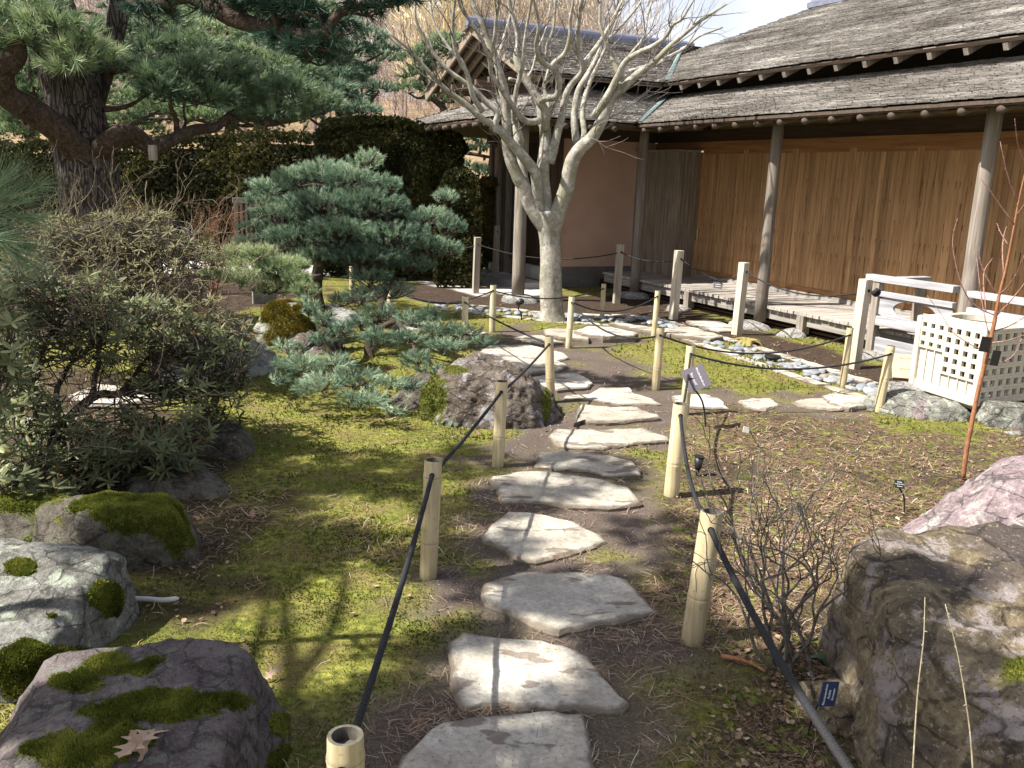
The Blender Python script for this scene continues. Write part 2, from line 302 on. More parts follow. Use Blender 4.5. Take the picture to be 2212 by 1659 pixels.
def ground_mat():
    n=NT('garden_ground',.95,.15); 
    n1=n.noise(5,6); n2=n.noise(28,5); n3=n.noise(110,4); n4=n.noise(1.3,4); n5=n.noise(16,6,dist=1.)
    moss=n.ramp(n2,[(.28,(.036,.04,.009)),(.45,(.11,.118,.022)),(.6,(.2,.2,.04)),(.78,(.3,.28,.07))])
    moss=n.mix(n.ramp(n1,[(.42,0.),(.62,.75)]),moss,n.ramp(n3,[(.3,(.07,.055,.025)),(.7,(.22,.16,.07))]))
    moss=n.mix(n.ramp(n4,[(.5,0.),(.66,.5)]),moss,(.065,.085,.012))
    so=n.mix(n.ramp(n.noise(3,4),[(.4,0.),(.6,.6)]),n.ramp(n3,[(.2,(.045,.034,.029)),(.5,(.105,.082,.068)),(.8,(.21,.17,.14))]),(.075,.058,.048))
    lt=n.ramp(n.noise(60,5,dist=1.5),[(.34,(.025,.018,.014)),(.5,(.075,.05,.034)),(.62,(.2,.13,.085)),(.76,(.42,.3,.2))])
    lt=n.mix(n.ramp(n5,[(.535,0.),(.595,.85)]),lt,n.ramp(n2,[(.3,(.05,.07,.01)),(.7,(.19,.22,.04))]))
    lt=n.mix(n.ramp(n.noise(2.6,5,dist=.6),[(.5,0.),(.64,.7)]),lt,(.035,.026,.02))
    mu=n.ramp(n.noise(45,5,dist=1),[(.3,(.018,.012,.009)),(.55,(.05,.034,.024)),(.8,(.13,.09,.06))])
    gr=n.ramp(n.noise(160,2),[(.3,(.34,.31,.29)),(.7,(.6,.56,.53))])
    c=n.mix(n.attr('soil'),moss,so); c=n.mix(n.attr('litter'),c,lt); c=n.mix(n.attr('mulch'),c,mu); c=n.mix(n.attr('gravel'),c,gr)
    n.color(c); h=n.math('ADD',n.math('MULTIPLY',n2,.7),n.math('MULTIPLY',n3,.5)); n.bump(h,.8,.02); return n.m
ground=gmb.build('ground',ground_mat(),smooth=True); tag(ground,'mossy garden floor with bare soil, litter and pale gravel','ground',kind='structure')
for nm,a in (('soil',soil),('litter',litter),('mulch',mulch),('gravel',gravel)):
    at=ground.data.attributes.new(nm,'FLOAT','POINT'); at.data.foreach_set('value',a.astype(np.float32).ravel())
def stone_mat(name,cols,sc=9,wet=.5,wc=(.13,.10,.085),lich=.0):
    n=NT(name,.85,.2); t=n.attr(); a=n.noise(sc,7,rough=.65,dist=.4); f=n.noise(sc*9,4)
    c=n.ramp(a,[(.3,cols[0]),(.5,cols[1]),(.7,cols[2])]); c=n.mix(.7,c,n.ramp(f,[(.3,.7),(.7,1.25)]),'MULTIPLY')
    if wet: c=n.mix(n.ramp(n.noise(6.5,3,n.co((.6,1.4,1))),[(.585,0.),(.61,wet)]),c,wc)
    if lich: c=n.mix(n.ramp(n.noise(sc*2.2,5),[(.55,0.),(.62,lich)]),c,(.45,.46,.38))
    c=n.mix(1.,c,n.ramp(n.orand(),[(0.,(.8,.78,.74)),(.5,(1.,.97,.92)),(1.,(1.12,1.12,1.12))]),'MULTIPLY')
    c=n.mix(n.ramp(n.noise(sc*14,3),[(.62,0.),(.68,.6)]),c,(.1,.085,.07))
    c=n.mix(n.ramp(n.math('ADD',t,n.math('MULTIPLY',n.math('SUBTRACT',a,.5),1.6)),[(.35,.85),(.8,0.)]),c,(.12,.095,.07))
    pit=n.ramp(n.noise(sc*5,6,rough=.7),[(.35,0.),(.5,1.)]); n.color(n.mix(n.ramp(n.noise(2.3,4),[(.45,0.),(.65,.35)]),c,(.2,.165,.12))); n.bump(n.math('ADD',n.math('MULTIPLY',pit,.5),n.math('MULTIPLY',f,.5)),.5,.012); return n.m
FLAG=stone_mat('flagstone',((.29,.27,.235),(.4,.38,.335),(.48,.46,.41)),6,.75)
def slab(poly,th,seed):
    rg=np.random.default_rng(seed); p=poly.copy(); n=len(p); q=[]
    for i in range(n):                                     # subdivide the outline and roughen it
        a,b=p[i],p[(i+1)%n]; m=max(2,int(np.linalg.norm(b-a)/.035))
        for t in np.linspace(0,1,m,endpoint=False): q.append(a+(b-a)*t+np.append(rg.normal(size=2)*.002,0))
    q=np.array(q); cc_=q.mean(0); rd=q-cc_; q[:,:2]+=rd[:,:2]/np.linalg.norm(rd[:,:2],axis=1)[:,None]*((wnoise(q[:,0]+seed,q[:,1],14,43)-.5)*.022+(wnoise(q[:,0],q[:,1]+seed,40,44)-.5)*.010)[:,None]
    c=q.mean(0); d=q[:,:2]-c[:2]; L=np.linalg.norm(d,axis=1)[:,None]
    def ring(off,z,jz=0): r=q.copy(); r[:,:2]=c[:2]+d*((L+off)/L); r[:,2]=z+rg.normal(size=len(q))*jz; return r
    th=th*.52; top=th; tz=lambda r:.010*(wnoise(r[:,0]+seed,r[:,1],7,41)-.5)+.006*(wnoise(r[:,0],r[:,1]+seed,19,42)-.5)
    rings=[ring(.004,-.06),ring(.006,.0),ring(.008,top*.5,.003),ring(.001,top-.006,.001),ring(-.010,top,.0)]
    for f in (.9,.8,.7,.6,.5,.4,.3,.2,.1): r=q.copy(); r[:,:2]=c[:2]+d*f; r[:,2]=top; rings.append(r)
    for r in rings[4:]: r[:,2]+=tz(r)
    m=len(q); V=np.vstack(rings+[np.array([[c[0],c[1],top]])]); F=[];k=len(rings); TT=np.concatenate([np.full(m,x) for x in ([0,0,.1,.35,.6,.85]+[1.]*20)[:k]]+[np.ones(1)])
    a=np.arange(m); b=(a+1)%m
    F=np.vstack([np.stack([r*m+a,r*m+b,(r+1)*m+b,(r+1)*m+a],-1) for r in range(k-1)])
    mb=MB().add(V,F,TT); mb.tri(np.stack([(k-1)*m+a,(k-1)*m+b,np.full(m,k*m)],-1)); return mb
for i,((o_,th,lb),p) in enumerate(zip(STONES,SPOLY)):
    ar=p[:,:2]; s2=sum(ar[k][0]*ar[(k+1)%len(ar)][1]-ar[(k+1)%len(ar)][0]*ar[k][1] for k in range(len(ar)))
    if s2<0: p=p[::-1]
    tag(slab(p,th,i).build('stepping_stone',FLAG),lb,'stepping stone','flat stepping stones of the garden path')
# ================================================================ bamboo posts
def bamboo_mat():
    n=NT('bamboo',.45,.4); g=n.noise(2,6,n.co((30,30,1.2))); t=n.attr()
    c=n.ramp(g,[(.25,(.38,.31,.18)),(.5,(.54,.47,.31)),(.75,(.66,.61,.46))]); c=n.mix(1.,c,n.ramp(t,[(0,.35),(.5,1.),(1,1.15)]),'MULTIPLY')
    c=n.mix(n.ramp(n.noise(14,4),[(.62,0.),(.75,.35)]),c,(.2,.15,.08)); c=n.mix(1.,c,n.ramp(n.orand(),[(0.,(.7,.66,.6)),(.35,(.95,.9,.82)),(.7,(.9,.92,.85)),(1.,(1.12,1.12,1.12))]),'MULTIPLY'); c=n.mix(n.ramp(n.noise(7,7,n.co((9,9,.8)),.7),[(.56,0.),(.7,.55)]),c,(.24,.19,.11)); c=n.mix(n.ramp(n.noise(45,3),[(.66,0.),(.72,.5)]),c,(.12,.09,.06))
    n.color(c); n.bump(g,.25,.003); return n.m
BAM=bamboo_mat(); BAMIN=simple('bamboo_cut_end',(.10,.092,.075),.9,.1,50,.4); HOLE=simple('rope_hole',(.008,.007,.006),.9,.05)
def bamboo(px,py,H,r,label,lean=(0,0),nodes=(.33,.78),hollow=True,tw=.55,yw=None):
    b=G(px,py) if yw is None else P(px,py,yw)*np.array([1,1,0]); root=empty('bamboo_post',tuple(b),0,label,'bamboo post','bamboo rope posts along the path')
    zs=[-.06,.0,.02,.07];rr=[r]*4; ts=[.2,.22,tw*.7,tw]
    for nd in nodes:
        z=nd*H; zs+= [z-.012,z-.003,z,z+.004,z+.014]; rr+=[r*1.0,r*1.045,r*.985,r*1.04,r*.985]; ts+=[tw,tw*1.1,.12,tw*1.1,tw]
    zs+=[H-.004,H]; rr+=[r*.97,r*.945]; ts+=[tw,tw*.8]
    o=np.argsort(zs); zs=np.array(zs)[o]; rr=np.array(rr)[o]; ts=np.array(ts)[o]; n=24
    pts=np.stack([lean[0]*zs,lean[1]*zs,zs],-1); mb=MB(); mb.tube(pts,rr,n,np.repeat(ts,n),cap=False)
    mb.build('culm',BAM,root,True)
    zt=np.array([lean[0]*H,lean[1]*H,H]); e=MB(); an=np.linspace(0,2*math.pi,n,endpoint=False)
    ri=r*.74
    R0=np.stack([r*.945*np.cos(an),r*.945*np.sin(an),0*an],-1)+zt; R1=np.stack([ri*np.cos(an),ri*np.sin(an),0*an],-1)+zt; R2=R1-np.array([0,0,.03 if hollow else .006]); c=zt-np.array([0,0,.03 if hollow else .006])
    a=np.arange(n);b2=(a+1)%n; V=np.vstack([R0,R1,R2,c[None]])
    e.add(V,np.vstack([np.stack([a,b2,n+b2,n+a],-1),np.stack([n+a,n+b2,2*n+b2,2*n+a],-1)])); e.tri(np.stack([2*n+a,2*n+b2,np.full(n,3*n)],-1)); e.build('cut_end',BAMIN,root)
    # dark drilled hole, facing the viewer
    f=Vector((-b[0]*.3-.1,-b[1]+.2,0)).normalized(); h=MB(); hz=H-.055; cpt=np.array([lean[0]*hz,lean[1]*hz,hz])+np.array(f)*(r*.93)
    h.tube([cpt,cpt+np.array(f)*r*.13],r*.3,12); h.build('rope_hole',HOLE,root)
    return np.array(b)+cpt
A_={}
for key,px,py,r,lean,lb in [
 ('b935',925,1243,.036,(.03,0),'nearest full bamboo post on the left, sunlit with a dark rope hole'),
 ('b1080',1075,1008,.034,(.02,0),'second nearest bamboo post on the left, before the central boulder'),
 ('b1185',1190,871,.033,(-.07,0),'bamboo post at the right end of the central boulder, split below its joint'),
 ('b1000',1003,752,.032,(.0,0),'short bamboo post whose foot is hidden by the low pine branch'),
 ('b1063',1063,717,.033,(0,0),'bamboo post directly in front of the round roof post stone'),
 ('b1233',1228,750,.031,(.02,0),'cracked bamboo post just right of the bare tree trunk foot'),
 ('b1300',1300,691,.029,(0,0),'bamboo post standing behind the thick stone step, before the plaster wall'),
 ('b1415',1412,729,.029,(.02,0),'slim bamboo post beside the long slab before the deck'),
 ('b1422',1416,842,.033,(.01,0),'sunlit white bamboo post on the moss left of the grey plant sign'),
 ('b1490',1478,895,.033,(.02,0),'bamboo post partly behind the grey plant sign with a rope hanging down its face'),
 ('b1455',1450,1070,.040,(.025,0),'bamboo post beside the wide leaf-shaped stepping stone'),
 ('b1510',1495,1386,.040,(.06,0),'nearest bamboo post on the right of the path, with a long vertical crack'),
 ('b1830',1820,836,.028,(.01,0),'thin bamboo post standing by the pebble channel at the right'),
 ('b1900',1897,890,.032,(.06,0),'leaning knobbly bamboo post nearest to the lattice stone lantern box'),
 ('bback',842,700,.031,(0,0),'shaded bamboo post seen through the dwarf pine foliage, nearer of two'),
 ('bfar',760,640,.031,(0,0),'far bamboo post behind the dwarf pine, beside the pale gravel')]:
    H={'b1300':.43,'bback':.46,'bfar':.4}.get(key,.5)
    A_[key]=bamboo(px,py,H,r,lb,lean,nodes=(.3,.86) if key=='b935' else ((.36,) if key!='b1900' else (.08,.5,.93)),tw=.62 if key in('b1422','b1830','b1900') else .52)
yb_=float(G(746,1588,.5)[1]); A_['b750']=bamboo(746,1586,.5,.038,'hollow topped bamboo post cut by the bottom edge of the photo',(0,0),(.3,.9),True,.3,yw=yb_)
# split marks
def crack(px,py,key,x0,z0,z1): pass
# ================================================================ sawn wooden posts
W_={}
for key,px,py,H,wd,yaw,lb in [
 ('w1855',1845,795,.82,.085,.5,'sawn wooden post nearest to the deck railing, with a black rope knot'),
 ('w1610',1592,725,.80,.085,.55,'sawn wooden post just left of the tall round veranda post'),
 ('w1465',1455,690,.83,.085,.5,'sawn wooden post with a green stained foot, in front of the grey boarding'),
 ('w1337',1332,655,.79,.085,.2,'weathered grey post in front of the pink plaster wall'),
 ('w1030',1028,632,.78,.085,.3,'weathered grey post left of the entrance, beside the dark hedge'),
 ('w1072',1070,600,.85,.10,.1,'wide grey post standing against the far corner of the teahouse')]:
    b=G(px,py); root=empty('wooden_post',tuple(b),0,lb,'wooden post','sawn rope posts beside the teahouse')
    M=rotz(yaw); lean=np.array([[1,0,.015],[0,1,0],[0,0,1.]])
    mb=MB(); mb.box((0,0,(H-.06)/2),(wd,wd,H+.06),.75 if key in('w1855','w1610','w1465') else .15,lean@M); mb.build('shaft',POSTM,root,bevel=.004)
    hp=lean@(M@np.array([wd*.0,-wd*.5,H-.10])); h=MB(); h.tube([hp,hp+M@np.array([0,-.004,0])],.013,10); h.build('rope_hole',HOLE,root)
    W_[key]=b+hp
# ================================================================ ropes
def rope(a,b,sag,label,r=.0075,group='black ropes between the posts',name='rope',twist=True):
    a=np.array(a,float); b=np.array(b,float); n=max(12,int(np.linalg.norm(b-a)/.05)); t=np.linspace(0,1,n)
    p=a+(b-a)*t[:,None]; p[:,2]-=sag*4*t*(1-t)
    if r<.008 or not twist: return tag(MB().tube(p,r,8).build(name,BLACK,smooth=True),label,'rope',group)
    L_=np.linalg.norm(b-a); n=int(L_/.006); t=np.linspace(0,1,n); p=a+(b-a)*t[:,None]; p[:,2]-=sag*4*t*(1-t); T_=(b-a)/L_; A1=np.cross(T_,[0,0,1.]); A1/=np.linalg.norm(A1); A2=np.cross(T_,A1); m=MB()
    for k in range(3): ph=2*math.pi*(t*L_/.034+k/3); m.tube(p+(A1*np.cos(ph)[:,None]+A2*np.sin(ph)[:,None])*r*.46,r*.58,7)
    return tag(m.build(name,BLACK,smooth=True),label,'rope',group)
g0=np.array([0,0,0.])
rope(A_['b750']+[0,.03,0.0],A_['b935'],.03,'thick black rope climbing from the bottom edge to the nearest left post',.0095)
rope(A_['b935']+[.02,0.02,.02],A_['b1080'],.01,'black rope between the two nearest left bamboo posts',.0085)
rope(A_['b1080']+[.02,.02,.01],A_['b1185'],.01,'black rope crossing in front of the central boulder')
rope(A_['b1185'],A_['b1000'],.02,'black rope running back above the large cracked flagstone')
rope(A_['b1000'],A_['bback'],.07,'black rope reaching left behind the low pine branch')
rope(A_['bback'],A_['b1063'],.14,'slack black rope lying low before the pale gravel')
rope(A_['bback'],A_['bfar'],.1,'black rope between the two far shaded bamboo posts')
rope(A_['b1063'],A_['b1300'],.10,'black rope passing behind the bare tree foot')
rope(A_['b1415'],A_['b1233']+[.02,0,0],.12,'slack black rope above the thick stone step')
rope(A_['b1233'],A_['b1422'],.14,'black rope drooping over the moss right of the tree')
rope(A_['b1422'],A_['b1830'],.15,'upper long black rope over the pebble channel')
rope(A_['b1490'],A_['b1900'],.11,'lower long black rope over the sunlit moss')
rope(A_['b1490'],A_['b1455']+[0,.03,0],.13,'black rope hanging down in front of the right post by the sign')
rope(A_['b1455'],A_['b1510']+[0,.03,0.02],.10,'black rope between the two nearest right bamboo posts',.009)
off=P(1860,1700,1.35); rope(A_['b1510'],off,.03,'thick black rope leaving through the bottom right of the photo',.0105)
rope(W_['w1855'],W_['w1610'],.13,'black rope in front of the cedar shutters')
mid=(W_['w1610']+W_['w1465'])/2-[0,0,.27]; mid=P(1552,606,(W_['w1610'][1]+W_['w1465'][1])/2)
rope(W_['w1610'],mid,.02,'black rope rising from the little hanging sign to the post at its right')
rope(mid,W_['w1465'],.02,'black rope rising from the little hanging sign to the post at its left')
rope(W_['w1465'],W_['w1337'],.07,'black rope in front of the grey boarding')
rope(W_['w1337'],W_['w1030'],.14,'long black rope in front of the plaster wall, behind the bare tree')
rope(W_['w1030'],P(700,520,14.5),.2,'black rope running left into the dark hedge')
def knot(p,r,label):
    mb=MB(); rg=np.random.default_rng(3)
    for k in range(3):
        a=np.linspace(0,2*math.pi,14); R_=rand_rots(1,math.pi,rg)[0]; mb.tube(p+(np.stack([np.cos(a),np.sin(a),.3*np.sin(2*a)],-1)*r)@R_.T,r*.5,7)
    return tag(mb.build('rope_knot',BLACK,smooth=True),label,'rope knot')
knot(W_['w1855']+[.06,-.02,-.01],.028,'black rope knot on the side of the sawn post by the railing')
knot(A_['b1300']+[.05,.0,-.03],.014,'small black knot at the bamboo post before the plaster wall')
# ================================================================ the teahouse (local x runs along the right wing towards the viewer)
O3=(1.70,12.52,0); U=np.array([math.sin(R(26)),-math.cos(R(26)),0]); RZ=math.atan2(U[1],U[0])
house=empty('teahouse',O3,RZ,'Japanese timber teahouse with shake roofs, cedar shutters and a raised deck','teahouse')
def L(u,v,z): return np.array([u,-v,z],float)
def shakes(P0,al,up,wid,length,clip,rg,course=.06,mb=None):
    al=np.array(al,float); up=np.array(up,float); al/=np.linalg.norm(al); up/=np.linalg.norm(up); nn=np.cross(al,up)
    if nn[2]<0: nn=-nn
    mb=mb or MB(); pos=[];dim=[];tt=[]
    nc=int(length/course)+1
    for c in range(nc):
        x=-rg.random()*.1; t0=rg.normal()*.05
        while x<wid:
            w_=rg.uniform(.05,.11)
            if clip(x+w_/2,c*course+.02): pos.append((x+w_/2,c*course+rg.uniform(-.012,.012))); dim.append(w_-.002); tt.append(np.clip(.5+t0+rg.normal()*.075+.75*(wnoise(np.array(x*.9),np.array(c*1.7),1.9,31)-.5)+.45*(wnoise(np.array(x*.5),np.array(c*.22),1.3,33)-.5),0,1))
            x+=w_
    pos=np.array(pos);dim=np.array(dim);tt=np.array(tt); k=len(pos); lft=rg.uniform(0,.005,k); th=rg.uniform(.009,.016,k); ln=course*1.9
    base=np.array(P0,float)+pos[:,:1]*al+pos[:,1:]*up
    V=[]
    for sx in(-.5,.5):
        for (sy,hz) in ((0,0),(0,1),(1,0),(1,1)):
            V.append(base+al*(dim*sx)[:,None]+up*(sy*ln)+nn*((lft+.012)*(1-sy)+ (th*hz if sy==0 else .004*hz)-.002*sy)[:,None])
    V=np.stack(V,1).reshape(-1,3); o=(np.arange(k)*8)[:,None]
    F=np.array([[0,4,5,1],[1,5,7,3],[0,1,3,2],[4,6,7,5],[2,6,4,0]])
    mb.add(V,(F[None]+o[:,None]).reshape(-1,4),np.repeat(tt,8)); return mb
def quad(mb,a,b,c,d,t=.3): return mb.add([a,b,c,d],[[0,1,2,3]],t)
rg=np.random.default_rng(5)
# --- lower roof (skirt)
EU,EV,EZ=.4,.4,2.34; TZ=2.88; SL=math.hypot(1.6,.54); KV=2.3; FU=-4.6
r1=shakes(L(-1.4,EV,EZ),(1,0,0),L(0,-1.6,.54),10.6,SL+.02,lambda s,t:(s-1.4)>= (EV-1.6*t/SL)-.02,rg)
r1.build('lower_roof_right',SHAKE,house)
r2=shakes(L(EU,KV+.1,EZ),L(0,-1,0),L(-1.6,0,.54),4.2,SL+.02,lambda s,t:(KV+.1-s)>=(EU-1.6*t/SL)-.02 and (KV+.1-s)<=KV-1.6*t/SL+.03,rg)
r2.build('lower_roof_front',SHAKE,house)
r3=shakes(L(FU-.1,KV,EZ),(1,0,0),L(0,-1.6,.54),5,SL+.02,lambda s,t:(FU-.1+s)<=EU-1.6*t/SL+.03 and (FU-.1+s)>=FU+1.6*t/SL-.03,rg)
r3.build('lower_roof_side',SHAKE,house)
r4=shakes(L(FU,KV+.1,EZ),L(0,-1,0),L(1.6,0,.54),5,SL+.02,lambda s,t:(KV+.1-s)<=KV-1.6*t/SL+.03,rg)
r4.build('lower_roof_back',SHAKE,house)
sb=MB(); dz=-.02
quad(sb,L(EU,EV,EZ+dz),L(9.2,EV,EZ+dz),L(9.2,-1.2,TZ+dz),L(-1.2,-1.2,TZ+dz)); quad(sb,L(EU,EV,EZ+dz),L(-1.2,-1.2,TZ+dz),L(-1.2,.7,TZ+dz),L(EU,KV,EZ+dz))
quad(sb,L(EU,KV,EZ+dz),L(-1.2,.7,TZ+dz),L(FU+1.6,.7,TZ+dz),L(FU,KV,EZ+dz)); quad(sb,L(FU,KV,EZ+dz),L(FU+1.6,.7,TZ+dz),L(FU+1.6,-3,TZ+dz),L(FU,-3,EZ+dz))
quad(sb,L(FU+1.6,.7,TZ+dz),L(-1.2,.7,TZ+dz),L(-1.2,-3,TZ+dz),L(FU+1.6,-3,TZ+dz))
so_=sb.build('roof_boarding',DARKX,house); m_=so_.modifiers.new('s','SOLIDIFY'); m_.thickness=.03; m_.offset=-1
# eave fascia
fb=MB(); fb.bb(L(EU+.02,EV-.02,EZ-.035)-[0,.02,0],L(9.2,EV-.02,EZ-.004)+[0,.0,0],.05); fb.bb(L(EU-.04,KV-.04,EZ-.05),L(EU-.02,EV+.02,EZ-.004)); fb.bb(L(FU,KV-.02,EZ-.05),L(EU-.02,KV-.04,EZ-.004)); fb.build('eave_fascia',RAF,house)
# round rafters, their ends showing
for u_ in np.arange(.55,9.1,.36):
    m=MB(); a=L(u_,EV-.01,EZ-.085); b=L(u_,-1.15,EZ-.085+1.6*.3375*.97); m.tube([a,b],[.034,.032],12,.1); m.build('round_rafter',RAF,house,True)
for v_ in np.arange(.75,2.3,.36):
    m=MB(); ue=max(-1.2,EU-(KV-v_)) if v_>.7 else -1.2; ue=EU-(KV-v_) if v_>.7 else -1.2; m.tube([L(EU+.05,v_,EZ-.085),L(ue,v_,EZ-.085+.3375*(EU-ue))],[.034,.032],12,.1); m.build('round_rafter',RAF,house,True)
for u_ in np.arange(FU+.5,.2,.36):
    m=MB(); ve=KV-(EU-u_) if u_>-1.2 else .7; ve=max(ve,.7) if u_>FU+1.6 else KV-(u_-FU); m.tube([L(u_,KV+.04,EZ-.085),L(u_,ve,EZ-.085+.3375*(KV-ve))],[.034,.032],12,.1); m.build('round_rafter',RAF,house,True)
# --- verdigris valley flashings
vf=MB()
def strip(mb,a,b,w1,w2,lift=.03):
    a=np.array(a);b=np.array(b); s=np.array([1,-1,0])/1.414; mb.add([a-s*w1+[0,0,lift],a+s*w1+[0,0,lift],b+s*w2+[0,0,lift],b-s*w2+[0,0,lift]],[[0,1,2,3]])
s_=L(EU,EV,EZ); e_=L(-1.2,-1.2,TZ)
vf.add([s_+[-.09,0.03,.03],s_+[.03,-.10,.03],s_+[.10,.01,.035],e_+[.07,0,.06],e_+[-.05,0,.06]],[[0,1,2,3]]); vf.add([s_+[-.09,0.03,.03],s_+[.10,.01,.035],e_+[.07,0,.06],e_+[-.05,0,.06]],[[0,1,2,3]])
vf.build('valley_flashing',COPPER,house)
# --- upper walls
ub=MB(); ub.bb(L(-1.25,-1.25,2.80),L(9.2,-1.30,3.12)); ub.bb(L(-1.30,.62,2.80),L(-1.25,-1.25,3.05)); ub.bb(L(-4.2,.68,2.8),L(-1.25,.62,3.05)); ub.build('upper_wall',INNER,house)
# --- main upper roof, hipped at the far end
UV,UZ,PT=-.8,3.03,.49; SU=math.hypot(1,PT); RV=-3.5; RZh=UZ+PT*(UV-RV); UC=-3.37
GP=.425; GE=-.8; GR=-2.8; GZ_=UZ+GP*(GE-GR)
zr=lambda v:UZ+PT*(UV-v); zl=lambda u:UZ+GP*(GE-u)
def clipR(s,t):
    u_=-3.6+s; v_=UV-t/SU
    if u_<UC+(UV-v_)-.02: return False
    if u_<GE and u_>2*GR-GE and zl(u_) > zr(v_)+.01 and u_>GR: return False
    return True
r5=shakes(L(-3.6,UV,UZ),(1,0,0),L(0,-1,PT),12.8,2.7*SU+.02,clipR,rg); r5.build('upper_roof_right',SHAKE,house)
sb=MB(); quad(sb,L(UC,UV,UZ+dz),L(9.2,UV,UZ+dz),L(9.2,RV,RZh+dz),L(UC+2.7,RV,RZh+dz)); quad(sb,L(9.2,2*RV-UV,UZ+dz),L(UC,2*RV-UV,UZ+dz),L(UC+2.7,RV,RZh+dz),L(9.2,RV,RZh+dz)); sb.add([L(UC,UV,UZ+dz),L(UC+2.7,RV,RZh+dz),L(UC,2*RV-UV,UZ+dz)],[[0,1,2]])
so_=sb.build('upper_roof_boarding',DARKX,house); m_=so_.modifiers.new('s','SOLIDIFY'); m_.thickness=.03; m_.offset=-1
fb=MB(); fb.bb(L(GE,UV-.02,UZ-.04),L(9.2,UV-.045,UZ-.004),.2); fb.build('upper_fascia',WX,house)
for u_ in np.arange(-.4,9.1,.42):
    m=MB(); c=L(u_,-1.05,UZ-.1+.11); Mx=np.array(Matrix.Rotation(math.atan(PT),3,'X')); c=L(u_,-.96,UZ-.1+.075); m.box(c,(.055,.28,.07),.3,Mx); m.build('square_rafter',WZ,house)
# --- gabled left wing roof
GV=1.4; SG=math.hypot(1,GP)
def clipL(s,t):
    v_=GV-s; u_=GE-t/SG; return zl(u_)>=zr(v_)-.03 if v_<UV else True
r6=shakes(L(GE,GV,UZ),L(0,-1,0),L(-1,0,GP),6.2,2.0*SG+.02,clipL,rg,.055); r6.build('gable_roof_front',SHAKE,house)
r7=shakes(L(2*GR-GE,GV,UZ),L(0,-1,0),L(1,0,GP),5,2.0*SG+.02,lambda s,t:True,rg); r7.build('gable_roof_back',SHAKE,house)
sb=MB(); quad(sb,L(GE,GV,UZ+dz),L(GE,-4,UZ+dz),L(GR,-4,GZ_+dz),L(GR,GV,GZ_+dz)); quad(sb,L(2*GR-GE,GV,UZ+dz),L(2*GR-GE,-2,UZ+dz),L(GR,-2,GZ_+dz),L(GR,GV,GZ_+dz))
# cut the boarding to the part above the main roof
sb=MB(); vm=UV-(GZ_-UZ)/PT
sb.add([L(GE,GV,UZ+dz),L(GE,UV,UZ+dz),L(GR,vm,GZ_+dz),L(GR,GV,GZ_+dz)],[[0,1,2,3]]); sb.add([L(2*GR-GE,GV,UZ+dz),L(2*GR-GE,UV,UZ+dz),L(GR,vm,GZ_+dz),L(GR,GV,GZ_+dz)],[[0,1,2,3]])
so_=sb.build('gable_boarding',DARKX,house); m_=so_.modifiers.new('s','SOLIDIFY'); m_.thickness=.03; m_.offset=-1
vf=MB(); s_=L(GE,UV,UZ+.03); e_=L(GR,vm,GZ_+.03); vf.add([s_+[-.03,.03,.0],s_+[.09,-.10,.01],s_+[.12,.03,.01],e_+[.06,0,.03],e_+[-.03,0,.03]],[[0,1,2,3]]); vf.add([s_+[-.03,.03,.0],s_+[.12,.03,.01],e_+[.06,0,.03],e_+[-.03,0,.03]],[[0,1,2,3]]); vf.build('upper_valley_flashing',COPPER,house)
cb=MB(); cb.bb(L(GE-.05,UV-.1,UZ-.28),L(GE+.04,UV-.02,UZ-.04)); 
gf=MB(); gf.bb(L(GE-.045,GV,UZ-.055),L(GE-.02,UV,UZ-.004)); gf.build('gable_eave_fascia',WX,house)
def slopebeam(mb,v,side,off,w,h,ext=0,t=.5):
    s=1 if side>0 else -1; a=np.array(L(GR,v,GZ_-off)); b=np.array(L(GR+s*(2.0+ext),v,UZ-off-GP*ext)); d=b-a; ln=np.linalg.norm(d); d/=ln
    yy=np.array([0,1.,0]); zz=np.cross(d,yy); M=np.stack([d,yy,zz],-1); mb.box((a+b)/2,(ln,w,h),t,M)
for s in(-1,1):
    bg=MB(); slopebeam(bg,GV+.0,s,.07,.035,.13,.05,.6); bg.build('bargeboard',GREYB,house)
    for v_ in (1.22,1.02,.84): m=MB(); slopebeam(m,v_,s,.10,.05,.085,-.05,.75); m.build('gable_rafter',GREYB,house)
gw=MB(); gw.add([L(GE-.35,.72,2.82),L(2*GR-GE+.35,.72,2.82),L(2*GR-GE+.35,.72,UZ+.05),L(GR,.72,GZ_-.1),L(GE-.35,.72,UZ+.05)],[[0,1,2,3,4]])
gw.build('gable_wall',DARKX,house)
gb=MB(); gb.bb(L(2*GR-GE+.3,.80,3.02),L(GE-.3,.73,3.24),.8); gb.bb(L(GR-.06,.84,3.25),L(GR+.06,.74,GZ_-.12),.8); gb.build('gable_beam',DARKX,house)
for uu in np.arange(2*GR-GE+.55,GE-.4,.5): m=MB(); m.bb(L(uu-.035,1.36,UZ-.03),L(uu+.035,.72,UZ+.05),.7); m.build('purlin_end',RAF,house)
# --- ridges
rb=MB(); rb.tube([L(GR,GV+.10,GZ_+.05),L(GR,vm-.2,GZ_+.05)],[.075,.075],12); rb.bb(L(GR-.13,GV+.05,GZ_-.03),L(GR+.13,vm,GZ_+.04)); rb.build('gable_ridge_cap',RIDGE,house)
rb=MB(); rb.tube([L(UC+2.6,RV,RZh+.06),L(9.2,RV,RZh+.06)],[.08,.08],12); rb.bb(L(UC+2.6,RV+.14,RZh-.03),L(9.2,RV-.14,RZh+.05)); rb.build('main_ridge_cap',RIDGE,house)
